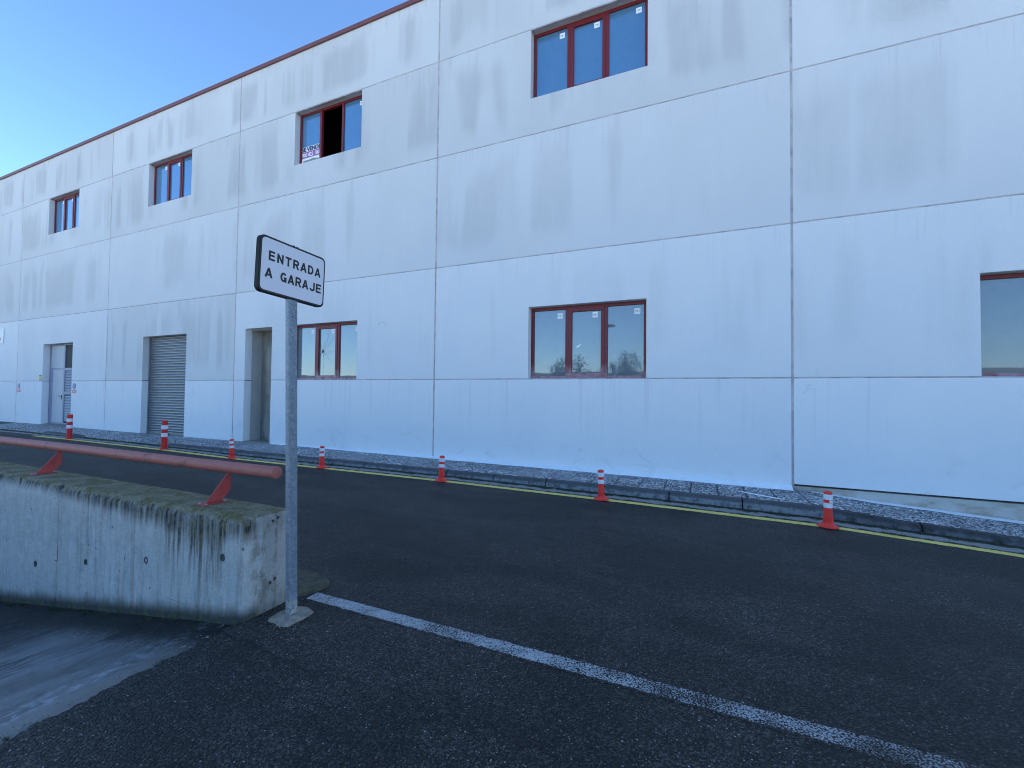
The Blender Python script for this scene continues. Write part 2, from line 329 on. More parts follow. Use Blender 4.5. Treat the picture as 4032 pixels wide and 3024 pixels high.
def make_gutter():
    t = T('mossy_gutter_cement'); x, y, z = t.xyz(); n = t.noise(6, 5, .7); nf = t.noise(60, 4, .7)
    c = t.mix(t.lin(nf, .3, .7), (.17, .17, .165), (.33, .33, .32))
    yy = t.math('ADD', y, t.math('MULTIPLY', t.math('SUBTRACT', n, .5), .28))
    c = t.mix(t.sm(yy, 6.445, 6.485), c, t.mix(t.sm(t.noise(20, 4), .4, .6), (.016, .020, .012), (.04, .042, .022)))
    c = t.mix(t.sm(yy, 6.37, 6.33), c, (.035, .035, .036))
    return t.fin(c, .85, t.bump(t.math('ADD', n, nf), .8, .01), .25)
GUTTER = make_gutter()
MORTAR = simple('dark_mortar_bed', (.05, .05, .048), .9, sc=30, bump=.5)
PLASTERWHITE = simple('white_paint_splash', (.82, .84, .86), .8, var=.06, sc=12, bump=.4)
FOUNDATION = make_back_ = None
def make_found():
    t = T('bare_foundation_concrete'); n = t.noise(1, 5, .65, t.scale(t.pos, (2, 2, 5))); nf = t.noise(50, 3)
    c = t.mix(t.sm(n, .35, .6), (.34, .285, .225), (.50, .48, .44)); return t.fin(c, .9, t.bump(nf, .4, .006), .2)
FOUNDATION = make_found()
def make_galv():
    t = T('galvanised_steel'); n = t.noise(55, 3, .6); v = t.vor(60); x, y, z = t.xyz(); st = t.noise(1, 4, .6, t.scale(t.pos, (60, 60, 3)))
    c = t.mix(t.xyz(v['Color'])[0], (.165, .205, .245), (.24, .285, .33)); c = t.mix(t.sm(n, .58, .68), c, (.30, .345, .39))
    c = t.mix(t.math('MULTIPLY', t.sm(st, .5, .66), .35), c, (.15, .17, .19))
    c = t.mix(t.math('MULTIPLY', t.sm(z, .16, .08), t.sm(n, .4, .5)), c, (.42, .42, .40))
    return t.fin(c, t.lin(n, .3, .7, .45, .6), None, .4, .3)
GALV = make_galv()
SIGNWHITE = simple('white_sign_face', (.60, .60, .64), .38, var=.03, sc=3)
SIGNBLACK = simple('black_sign_paint', (.008, .010, .010), .4)
SIGNEDGE = simple('dark_green_sign_edge', (.009, .012, .010), .6, spec=.2)
def make_red(name, a, b, rough, w=.0, dirtc=(.25, .18, .16)):
    t = T(name); n = t.noise(14, 4); n2 = t.noise(40, 5, .7)
    c = t.mix(t.lin(n, .3, .7), a, b); c = t.mix(t.math('MULTIPLY', t.sm(n2, .60, .70), w), c, dirtc)
    if w > .3:
        n3 = t.noise(5, 6, .75); c = t.mix(t.math('MULTIPLY', t.sm(n3, .58, .64), .55), c, (.10, .035, .02)); c = t.mix(t.sm(t.noise(70, 4, .8), .70, .74), c, (.55, .5, .5))
    return t.fin(c, rough, t.bump(n2, .15, .003), .4)
PIPERED = make_red('faded_red_oxide_paint', (.31, .095, .075), (.38, .125, .10), .6, .35, (.36, .20, .17))
BRACKETRED = make_red('red_bracket_paint', (.33, .045, .045), (.40, .06, .055), .5, .5, (.06, .03, .025))
POSTRED = make_red('red_flexible_plastic', (.74, .035, .025), (.84, .05, .035), .5, .4, (.30, .08, .06))
TALLRED = make_red('dull_red_plastic', (.60, .02, .022), (.68, .028, .028), .5, .15)
BANDWHITE = simple('white_reflective_tape', (.72, .76, .80), .3, var=.06)
RUBBER = simple('dark_rubber_stub', (.03, .03, .032), .8)
BLUE = simple('blue_sign_vinyl', (.03, .06, .32), .4)
REDV = simple('red_sign_vinyl', (.42, .05, .08), .4)
YELLOWP = simple('yellow_label_plastic', (.50, .36, .06), .5)
WHITEP = simple('white_plate', (.66, .68, .70), .45)
PURPLE = simple('purple_print', (.30, .07, .30), .5)
NAVY = simple('navy_print', (.015, .03, .10), .5)
PADMAT = simple('rough_footing_concrete', (.24, .21, .17), .9, var=.35, sc=25, bump=.9)
MOSSPAD = simple('mossy_footing_concrete', (.075, .072, .045), .9, var=.4, sc=18, bump=.9)
BROKEN = simple('dark_fracture_line', (.05, .06, .07), .4)
LEAFM = simple('dark_shrub_leaf', (.045, .06, .028), .6, var=.35, sc=6)
STEMM = simple('shrub_stem_bark', (.07, .055, .04), .9)
GRASSM = simple('weed_green', (.035, .055, .02), .8, var=.3)
STONEM = simple('loose_grit', (.22, .20, .17), .8, var=.5, sc=40)
LAND = simple('dry_scrub_land', (.06, .07, .05), .95, var=.3, sc=.05)
BOUNCE = simple('pale_bounce_ground', (.60, .58, .55), .95, var=.2, sc=3, bump=.5)  # reflector colour, kept pale to brighten the shaded facade
LAMPM = simple('grey_lamp_post_paint', (.45, .46, .48), .5)
LAMPD = simple('dark_lamp_shade', (.03, .03, .035), .4)

# ------------------------------------------------------------------ object helpers
def link(o, parent=None):
    COL.objects.link(o)
    if parent is not None: o.parent = parent
    return o
def empty(name, loc, label=None, cat=None, group=None, parent=None, kind=None):
    o = bpy.data.objects.new(name, None); o.empty_display_size = .2; link(o, parent); o.location = loc
    tag(o, label, cat, group, kind); return o
def tag(o, label=None, cat=None, group=None, kind=None):
    if label: o['label'] = label
    if cat: o['category'] = cat
    if group: o['group'] = group
    if kind: o['kind'] = kind
    return o
def mesh_obj(name, bm, mats, parent=None, loc=(0, 0, 0), smooth=False, bevel=0.0, segs=2, recenter=True):
    """bm holds coordinates relative to the parent's origin; loc becomes the object's own origin"""
    me = bpy.data.meshes.new(name)
    if any(loc): bmesh.ops.translate(bm, vec=-Vector(loc), verts=bm.verts)
    bmesh.ops.recalc_face_normals(bm, faces=bm.faces)
    if bm.faces and all(abs(f.normal.z) > .8 for f in bm.faces) and sum(f.normal.z for f in bm.faces) < 0: bmesh.ops.reverse_faces(bm, faces=bm.faces)
    bm.to_mesh(me); bm.free()
    for m in (mats if isinstance(mats, (list, tuple)) else [mats]): me.materials.append(m)
    if smooth:
        for p in me.polygons: p.use_smooth = True
        me.set_sharp_from_angle(angle=R(48))
    o = bpy.data.objects.new(name, me); link(o, parent); o.location = loc
    if bevel:
        b = o.modifiers.new('bevel', 'BEVEL'); b.width = bevel; b.segments = segs; b.limit_method = 'ANGLE'; b.angle_limit = R(40)
    return o
def share(o, parent=None, loc=None, name=None):
    c = o.copy(); link(c, parent if parent is not None else o.parent)
    if loc is not None: c.location = loc
    return c
def box(bm, x0, x1, y0, y1, z0, z1, mi=0):
    v = [bm.verts.new(p) for p in ((x0, y0, z0), (x1, y0, z0), (x1, y1, z0), (x0, y1, z0), (x0, y0, z1), (x1, y0, z1), (x1, y1, z1), (x0, y1, z1))]
    for q in ((0, 3, 2, 1), (4, 5, 6, 7), (0, 1, 5, 4), (1, 2, 6, 5), (2, 3, 7, 6), (3, 0, 4, 7)):
        f = bm.faces.new([v[i] for i in q]); f.material_index = mi
    return v
def B(): return bmesh.new()
def bx(name, dims, mat, parent=None, bevel=0.0, loc=None):
    bm = B(); box(bm, *dims)
    c = loc or ((dims[0]+dims[1])/2, (dims[2]+dims[3])/2, (dims[4]+dims[5])/2)
    return mesh_obj(name, bm, mat, parent, c, bevel=bevel)
def prism(bm, pts, axis, a0, a1):
    """extrude 2-D outline along axis ('x': pts are (y,z); 'y': (x,z); 'z': (x,y))"""
    def P(p, a): return {'x': (a, p[0], p[1]), 'y': (p[0], a, p[1]), 'z': (p[0], p[1], a)}[axis]
    lo = [bm.verts.new(P(p, a0)) for p in pts]; hi = [bm.verts.new(P(p, a1)) for p in pts]; n = len(pts)
    bm.faces.new(lo); bm.faces.new(hi[::-1])
    for i in range(n): bm.faces.new((lo[i], lo[(i+1) % n], hi[(i+1) % n], hi[i]))
def lathe(bm, prof, seg=24, c=(0, 0, 0), mi=0):
    rings = []
    for r, z in prof:
        if r < 1e-5: rings.append([bm.verts.new((c[0], c[1], c[2]+z))])
        else: rings.append([bm.verts.new((c[0]+r*math.cos(2*math.pi*k/seg), c[1]+r*math.sin(2*math.pi*k/seg), c[2]+z)) for k in range(seg)])
    for a, b in zip(rings, rings[1:]):
        for k in range(seg):
            q = [a[k % len(a)], a[(k+1) % len(a)], b[(k+1) % len(b)], b[k % len(b)]]
            q = list(dict.fromkeys(q))
            if len(q) > 2: bm.faces.new(q).material_index = mi
def tube(bm, p0, p1, r, seg=20, r1=None):
    p0, p1 = Vector(p0), Vector(p1); d = (p1-p0).normalized(); q = d.to_track_quat('Z', 'Y').to_matrix()
    r1 = r if r1 is None else r1; A, Bv = [], []
    for k in range(seg):
        a = 2*math.pi*k/seg; o = q @ Vector((math.cos(a), math.sin(a), 0))
        A.append(bm.verts.new(p0+o*r)); Bv.append(bm.verts.new(p1+o*r1))
    for k in range(seg): bm.faces.new((A[k], A[(k+1) % seg], Bv[(k+1) % seg], Bv[k]))
    bm.faces.new(A[::-1]); bm.faces.new(Bv)
def lerp_table(tb):
    def f(x):
        if x <= tb[0][0]: return tb[0][1]
        for (a, b), (c, d) in zip(tb, tb[1:]):
            if x <= c: return b+(d-b)*(x-a)/(c-a)
        return tb[-1][1]
    return f
def sst(a, b, v):
    t = max(0, min(1, (v-a)/(b-a))); return t*t*(3-2*t)
def text_bm(s, size, offset=0.0, spacing=1.0, depth=.0008):
    cu = bpy.data.curves.new('t', 'FONT'); cu.body = s; cu.size = size; cu.offset = offset; cu.space_character = spacing
    cu.extrude = depth; cu.align_x = 'LEFT'; cu.resolution_u = 3
    ob = bpy.data.objects.new('t', cu); COL.objects.link(ob)
    bpy.context.view_layer.update()
    dg = bpy.context.evaluated_depsgraph_get()
    me = bpy.data.meshes.new_from_object(ob.evaluated_get(dg)); bm = B(); bm.from_mesh(me)
    bpy.data.objects.remove(ob); bpy.data.curves.remove(cu); bpy.data.meshes.remove(me)
    return bm
def fit_text(bm, w, h):
    xs = [v.co.x for v in bm.verts]; ys = [v.co.y for v in bm.verts]
    x0, x1, y0, y1 = min(xs), max(xs), min(ys), max(ys)
    for v in bm.verts:
        v.co.x = (v.co.x-x0)/(x1-x0)*w; v.co.y = (v.co.y-y0)/(y1-y0)*h
def to_wall(bm, X, Y, Z):           # text plane -> plane facing -Y with lower-left corner at X,Z
    for v in bm.verts: v.co = Vector((X+v.co.x, Y-v.co.z, Z+v.co.y))

# ------------------------------------------------------------------ heights of the road and the pavement
_g = lerp_table([(-60, .08), (-16.5, .06), (-12, .045), (-9.4, .012), (-4, .010), (-1.3, -.012), (1.4, -.045), (3, -.125), (6, -.30), (10, -.36)])
def gz(x, y): return _g(x)*sst(2.6, 6.0, y)
_pw = lerp_table([(-60, .16), (-23, .17), (-18, .145), (-10, .138), (-5, .125), (-1, .112), (1.3, .092), (2.17, .02), (3.85, -.088), (6, -.23), (10, -.27)])
_pk = lerp_table([(-60, .16), (-18, .15), (-12.4, .14), (-9, .125), (-1, .122), (1.45, .105), (2.17, .03), (3, -.022), (4, -.09), (6, -.22), (10, -.27)])
def low_kerb(x):                     # 1 where the kerb is dropped for a vehicle crossing
    return sst(-17.2, -16.4, x)*(1-sst(-13.2, -12.3, x)) + (1-sst(-19.6, -18.9, x))
def pz(x, y):
    k = (y-6.69)/(7.77-6.69); kb = _pk(x)-.075*low_kerb(x)*(1-max(0, min(1, k*1.3)))
    return kb*(1-k)+_pw(x)*k

# ------------------------------------------------------------------ the road (with the ramp pit left out)
RX0, RY0, RY1 = -2.67, -2.4, 1.88
xs = [-400, -200, -100, -60, -40, -30]+[-26+i*.5 for i in range(72)]+[10, 14, 20, 30, 60, 100, 200, 400]
xs = sorted(set([x for x in xs if abs(x-RX0) > .3]+[RX0, -15.0]))
ys = sorted(set([-5, RY0, -1, 0, 1, RY1, 2.25, 2.6, 3, 3.4, 3.8, 4.2, 4.6, 5, 5.4, 5.8, 6.1, 6.36]))
bm = B(); gv = {}
def V(x, y):
    if (x, y) not in gv: gv[(x, y)] = bm.verts.new((x, y, gz(x, y)))
    return gv[(x, y)]
for a, b in zip(xs, xs[1:]):
    for c, d in zip(ys, ys[1:]):
        cx, cy = (a+b)/2, (c+d)/2
        if -15.0 < cx < RX0 and RY0 < cy < RY1: continue
        bm.faces.new((V(a, c), V(b, c), V(b, d), V(a, d)))
tag(mesh_obj('road', bm, ASPHALT), kind='structure')
# ragged lip of the asphalt over the ramp edge
bm = B(); prev = None
for i in range(500):
    y = RY0+(RY1-RY0)*i/499
    w = .020+.085*abs(mnoise.noise((y*2.6, 3, 0)))+.035*mnoise.noise((y*9, 7, 0))+.022*mnoise.noise((y*31, 1, 0))
    x = RX0-max(.0, w)
    row = [bm.verts.new((RX0+.05, y, .0008)), bm.verts.new((x, y, -.001)), bm.verts.new((x-.004, y, -.05))]
    if prev:
        for k in range(2): bm.faces.new((prev[k], prev[k+1], row[k+1], row[k]))
    prev = row
tag(mesh_obj('road_edge', bm, ASPHALT), kind='structure')
# land behind the building and, behind the photographer, unseen ground added pale to bounce sunlight onto the facade
bm = B(); bm.faces.new([bm.verts.new(p) for p in ((-400, -400, .0), (400, -400, .0), (400, -5, .0), (-400, -5, .0))])
tag(mesh_obj('bounce_ground', bm, BOUNCE), kind='structure')
bm = B()
for q in ((-400, 400, 8.1, 400),):
    f = bm.faces.new([bm.verts.new(p) for p in ((q[0], q[2], -.4), (q[1], q[2], -.4), (q[1], q[3], -.4), (q[0], q[3], -.4))])
tag(mesh_obj('ground', bm, LAND), kind='structure')
# low hills on the horizon behind the photographer (mirrored in the windows)
bm = B(); prev = None
for i in range(161):
    x = -400+i*5
    hgt = 11.6+1.1*mnoise.noise((x*.012, 2.2, 0))+.5*mnoise.noise((x*.06, 5, 0))+.35*mnoise.noise((x*.3, 8, 0))
    row = [bm.verts.new((x, -150-k*12, [.0, hgt*.6, hgt, hgt*.9, -1][k])) for k in range(5)]
    if prev:
        for k in range(4): bm.faces.new((prev[k], prev[k+1], row[k+1], row[k]))
    prev = row
tag(mesh_obj('hills', bm, LAND, smooth=True), kind='structure')

def strip(name, x0, x1, y0, y1, mat, dz, step=.5, kind='structure', parent=None):
    bm = B(); n = max(1, int((x1-x0)/step)); prev = None
    for i in range(n+1):
        x = x0+(x1-x0)*i/n; row = [bm.verts.new((x, y, gz(x, y)+dz)) for y in (y0, (y0+y1)/2, y1)]
        if prev:
            for k in range(2): bm.faces.new((prev[k], prev[k+1], row[k+1], row[k]))
        prev = row
    o = mesh_obj(name, bm, mat, parent); tag(o, kind=kind); return o
# painted markings
strip('white_road_line', -2.60, 6.0, 2.275, 2.415, WHITE_LINE, .0012)
strip('yellow_road_line', -18.6, 8.0, 6.17, 6.32, YELLOW_LINE, .003)
# gutter wedge between the yellow line and the kerb
bm = B(); prev = None
for i in range(141):
    x = -24+i*.25
    row = [bm.verts.new((x, yy, gz(x, yy)+dz)) for yy, dz in ((6.325, .005), (6.40, .010), (6.50, .022), (6.60, .034))]
    if prev:
        for k in range(3): bm.faces.new((prev[k], prev[k+1], row[k+1], row[k]))
    prev = row
tag(mesh_obj('gutter', bm, GUTTER), kind='structure')

# ------------------------------------------------------------------ the ramp down to the garage
SL = .155
def rz(x): return -.0 + SL*(x-RX0) if x > -15 else -1.9
bm = B(); prev = None
for i in range(100):
    x = RX0+.04-i*(12.4)/99
    row = [bm.verts.new((x, y, (rz(x) if x < RX0 else -.02)-.012+.006*mnoise.noise((x*3, y*3, 0)))) for y in [RY0+(RY1+.01-RY0)*k/30 for k in range(31)]]
    if prev:
        for k in range(30): bm.faces.new((prev[k], prev[k+1], row[k+1], row[k]))
    prev = row
tag(mesh_obj('ramp', bm, RAMP, smooth=True), kind='structure')
bm = B(); box(bm, -15.2, -15.0, RY0, RY1, -2.2, -.01); box(bm, -15.2, RX0, RY0-.25, RY0-.003, -2.2, .25)
w = mesh_obj('retaining_wall', bm, FOUNDATION); tag(w, 'plain concrete wall on the far side of the sunken garage ramp', 'wall')

# ------------------------------------------------------------------ the pavement
pave = empty('pavement', (-5, 7.2, .1), kind='structure')
PO = Vector((-5, 7.2, .1))
bm = B(); prev = None
for i in range(181):
    x = -36+i*.25
    row = [bm.verts.new((x, y, pz(x, max(6.69, min(7.77, y)))-.010)) for y in (6.66, 6.9, 7.2, 7.5, 7.8)]
    if prev:
        for k in range(4): bm.faces.new((prev[k], prev[k+1], row[k+1], row[k]))
    prev = row
for v in bm.verts: v.co -= PO
mesh_obj('mortar_bed', bm, MORTAR, pave)
ts = .365
tiles = {}
def tile_mesh(w, d):
    key = (round(w, 3), round(d, 3))
    if key not in tiles:
        bm = B(); g = .009
        box(bm, -w/2+g, w/2-g, -d/2+g, d/2-g, -.03, 0)
        bmesh.ops.bevel(bm, geom=[e for e in bm.edges if all(v.co.z > -.001 for v in e.verts)], offset=.003, segments=1, affect='EDGES')
        me = bpy.data.meshes.new('tile'); bm.to_mesh(me); bm.free(); me.materials.append(TILE); tiles[key] = me
    return tiles[key]
i = 0; x = -24.2
while x < 6.5:
    for r_, (y0, y1) in enumerate(((6.69, 7.055), (7.055, 7.42), (7.42, 7.762))):
        cx, cy = x+ts/2, (y0+y1)/2
        o = bpy.data.objects.new('tile', tile_mesh(ts, y1-y0)); link(o, pave)
        e = .1; sx = (pz(cx+e, cy)-pz(cx-e, cy))/(2*e); sy = (pz(cx, cy+e)-pz(cx, cy-e))/(2*e)
        o.location = Vector((cx, cy, pz(cx, cy)+random.uniform(-.0015, .002)))-PO
        o.rotation_euler = (math.atan(sy)+random.uniform(-.004, .004), -math.atan(sx)+random.uniform(-.004, .004), random.uniform(-.003, .003))
    x += ts
# kerb stones
def kerb_mesh(mat, w=.916):
    bm = B(); prism(bm, [(0.14, -.16), (-.005, -.16), (0, -.045), (.012, .015), (.06, .050), (.14, .055)], 'x', -w/2, w/2)
    bmesh.ops.recalc_face_normals(bm, faces=bm.faces)
    bmesh.ops.bevel(bm, geom=[e for e in bm.edges if abs(e.verts[0].co.x-e.verts[1].co.x) < 1e-4 and abs(e.verts[0].co.z) < .1], offset=.006, segments=2, affect='EDGES')
    for v in bm.verts: v.co.z += .045
    me = bpy.data.meshes.new('kerb_stone'); bm.to_mesh(me); bm.free(); me.materials.append(mat); return me
KM, KMO = kerb_mesh(KERB), kerb_mesh(KERBOLD)
for k in range(-27, 7):
    x0 = -.39+.93*k; cx = x0+.465
    old = x0 > 1.4; me = KMO if old else KM
    o = bpy.data.objects.new('kerb_stone', me); link(o, pave)
    zc = pz(cx, 6.69)-.10+random.uniform(-.003, .003); sl = (_pk(cx+.4)-_pk(cx-.4))/.8
    sl -= .075*(low_kerb(cx+.4)-low_kerb(cx-.4))/.8
    o.location = Vector((cx, 6.55+random.uniform(-.003, .003), zc))-PO
    o.rotation_euler = (random.uniform(-.01, .01), -math.atan(sl), random.uniform(-.003, .003))
    if old: o['label'] = 'darker weathered kerb stone'

# ------------------------------------------------------------------ the building
FY = 7.769; TH = .2
J = [1.32+6.52*k for k in range(-7, 4)]
ZR = [.10, 1.791, 4.191, 6.598, 8.717, 10.27]
BO = Vector((-12, FY, 0))
bld = empty('industrial_building', BO, 'long two storey white precast concrete industrial building with red framed windows', 'building')
def rel(d): return (d[0]-BO.x, d[1]-BO.x, d[2]-BO.y, d[3]-BO.y, d[4]-BO.z, d[5]-BO.z)
# openings (x0, x1, z0, z1)
UP, LOWW, DOORS = [], [], []
for k in range(-7, 4):
    if 1.32+6.52*k < -45 or k > 2: continue
    a = 1.32+6.52*k
    UP.append((a+2.15, a+4.365, 7.327, 8.717))
for a in (-3.045, -9.565, 3.47, 9.99, 16.5, -29.1, -35.6): LOWW.append((a, a+2.205, 1.791, 3.19))
D2 = (-11.285, -10.24, .05, 3.185); SH = (-16.12, -13.89, .05, 3.175); D0 = (-22.66, -20.48, .05, 3.17)
OPEN = UP+LOWW+[D2, SH, D0]
def sub_open(x0, x1, z0, z1):
    r = []
    for a, b, c, d in OPEN:
        if a > x0 and b < x1 and d > z0+.02 and c < z1-.02: r.append((a, b, max(c, z0), min(d, z1)))
    return r
VG, HG = .017, .0095
def panel(x0, x1, z0, z1, dirt_and_light, yoff, gl=VG, gr=VG):
    ops = sub_open(x0, x1, z0, z1)
    if z0 < .2 and ops and gl == VG and gr == VG:
        a_ = x0
        for o_ in sorted(ops)+[None]:
            b_ = o_[0] if o_ else x1
            panel(a_, b_, z0, z1, dirt_and_light, yoff, VG*1.0001 if a_ == x0 else 0, VG*1.0001 if b_ == x1 else 0)
            if o_: a_ = o_[1]
        return
    X0, X1 = x0+gl, x1-gr; Z0 = z0+(HG if z0 > .2 else 0); Z1 = z1-HG
    xc = sorted({X0, X1, *[v for o in ops for v in o[:2]]})
    zc = sorted({Z0, Z1, *[min(max(v, Z0), Z1) for o in ops for v in o[2:]]})
    zc = [z for i, z in enumerate(zc) if i == 0 or z-zc[i-1] > 1e-4]
    bm = B(); vs = {}
    def hole(cx, cz): return any(a < cx < b and c < cz < d for a, b, c, d in ops)
    def vv(x, y, z):
        k = (round(x, 4), round(y, 4), round(z, 4))
        if k not in vs: vs[k] = bm.verts.new((x, y, z))
        return vs[k]
    cells = {}
    for i in range(len(xc)-1):
        for j in range(len(zc)-1):
            if not hole((xc[i]+xc[i+1])/2, (zc[j]+zc[j+1])/2): cells[(i, j)] = 1
    y0, y1 = FY+yoff, FY+TH
    for (i, j) in cells:
        a, b, c, d = xc[i], xc[i+1], zc[j], zc[j+1]
        for y, fl in ((y0, 0), (y1, 1)):
            q = [vv(a, y, c), vv(b, y, c), vv(b, y, d), vv(a, y, d)]
            bm.faces.new(q[::-1] if fl else q)
        for di, dj, p, q in ((-1, 0, (a, c), (a, d)), (1, 0, (b, c), (b, d)), (0, -1, (a, c), (b, c)), (0, 1, (a, d), (b, d))):
            if (i+di, j+dj) not in cells:
                bm.faces.new((vv(p[0], y0, p[1]), vv(q[0], y0, q[1]), vv(q[0], y1, q[1]), vv(p[0], y1, p[1])))
    for v in bm.verts: v.co -= BO
    o = mesh_obj('concrete_panel', bm, FACADE, bld, ((X0+X1)/2-BO.x, 0, (Z0+Z1)/2), bevel=.006, segs=2)
    o.color = (dirt_and_light, 0, 0, 1); return o
row_dirt_light = [.04, .30, .68, .92, 1.0]  # upper rows dirtier, also darkened to offset the stronger bounce light there
for bi, (a, b) in enumerate(zip(J, J[1:])):
    for r_ in range(5):
        z0, z1 = ZR[r_], ZR[r_+1]
        if r_ == 0 and a > 1: z0 = .167
        if r_ == 0 and a > 7: z0 = -.1
        d = row_dirt_light[r_]
        if b < -11 and r_ == 1: d = .75
        if b < -18 and r_ == 1: d = .2
        if a > 1 and r_ >= 2: d *= .8
        if -6 < a < 1 and r_ == 2: d = .6
        panel(a, b, z0, z1, d, random.uniform(-.002, .002))
# sealant in the joints
def jbar(name, d):
    bm = B(); box(bm, *rel(d)); return bm
for x in J[1:-1]: bx('joint_sealant', rel((x-VG, x+VG, FY+.006, FY+.05, ZR[0], ZR[-1]-.02)), SEALANT, bld)
for zi, z in enumerate(ZR[1:-1]):
    for a, b in zip(J, J[1:]):
        segs = [(a+VG, b-VG)]
        for o_ in OPEN:
            if o_[2] < z-.03 and o_[3] > z+.03 and o_[0] > a and o_[1] < b:
                segs = [s for p, q in segs for s in ((p, min(q, o_[0])), (max(p, o_[1]), q)) if s[1]-s[0] > .01]
        for p, q in segs: bx('joint_sealant', rel((p, q, FY+.006, FY+.05, z-HG, z+HG)), SEALANT, bld)
# coping, roof and the rest of the body
for k, (a, b) in enumerate(zip(J, J[1:])):
    bm = B(); prism(bm, [(-.045, 10.245), (-.05, 10.335), (-.02, 10.345), (.30, 10.36), (.30, 10.262), (-.006, 10.262), (-.006, 10.245)], 'x', a-BO.x+.002, b-BO.x-.002)
    mesh_obj('coping', bm, COPING, bld)
bx('roof', rel((J[0], J[-1], FY+.31, 30, 10.0, 10.25)), ROOFMAT, bld)
bx('side_wall', rel((J[0]-.2, J[0], FY, 30, -.4, 10.2)), FACADE, bld); bx('side_wall', rel((J[-1], J[-1]+.2, FY, 30, -.4, 10.2)), FACADE, bld)
bx('rear_wall', rel((J[0], J[-1], 30.002, 30.2, -.4, 10.2)), FACADE, bld)
bx('floor_slab', rel((J[0], J[-1], FY+TH+.7, 30, -.3, .06)), INTERIOR, bld)
bx('upper_floor_slab', rel((J[0], J[-1], FY+TH+.02, 30, 5.6, 5.8)), INTERIOR, bld)
bx('foundation', rel((1.34, 12, FY+.035, FY+.3, -.6, .135)), FOUNDATION, bld)
# white painted mortar fillet at the foot of the wall
bm = B(); prev = None
for i in range(130):
    x = -10.15+i*(11.45)/129
    w_ = (.035+.12*sst(-10, -3.5, x))*(1+.16*mnoise.noise((x*2.5, 0, 0))+.08*mnoise.noise((x*11, 0, 0))); t_ = .10+.045
    row = [bm.verts.new(Vector(p)-BO) for p in ((x, FY-.0025, .149+.004*mnoise.noise((x*3, 5, 0))), (x, FY-w_*.35, .142), (x, FY-w_, pz(x, FY-w_)+.004), (x, FY-w_, pz(x, FY-w_)-.05))]
    if prev:
        for k in range(3): bm.faces.new((prev[k], prev[k+1], row[k+1], row[k]))
    prev = row
mesh_obj('mortar_skirting', bm, PLASTERWHITE, bld)
# overspray of white paint on the pavement right of the last joint
bm = B(); prev = None
for i in range(90):
    x = 1.55+i*(6)/89; f_ = sst(1.5, 2.4, x)
    y0 = 7.745-(.03+.13*f_)*(1+.3*mnoise.noise((x*4, 0, 3))+.15*mnoise.noise((x*17, 0, 3)))
    row = [bm.verts.new(Vector((x, y, pz(x, y)+.006))-PO) for y in (y0, 7.80)]
    if prev: bm.faces.new((prev[0], prev[1], row[1], row[0]))
    prev = row
mesh_obj('paint_overspray', bm, PLASTERWHITE, pave)
bm = B()
for cx, cy, L, W, an in ((.78, 6.98, .66, .085, -.55),):
    n = 24
    vs = []
    for i in range(n):
        a = 2*math.pi*i/n; rr = 1+.25*mnoise.noise((math.cos(a)*2, math.sin(a)*2, 4))
        px, py = math.cos(a)*L/2*rr, math.sin(a)*W/2*rr
        X, Y = cx+px*math.cos(an)-py*math.sin(an), cy+px*math.sin(an)+py*math.cos(an)
        vs.append(bm.verts.new(Vector((X, Y, pz(X, Y)+.006))-PO))
    bm.faces.new(vs)
mesh_obj('paint_splash', bm, PLASTERWHITE, pave)

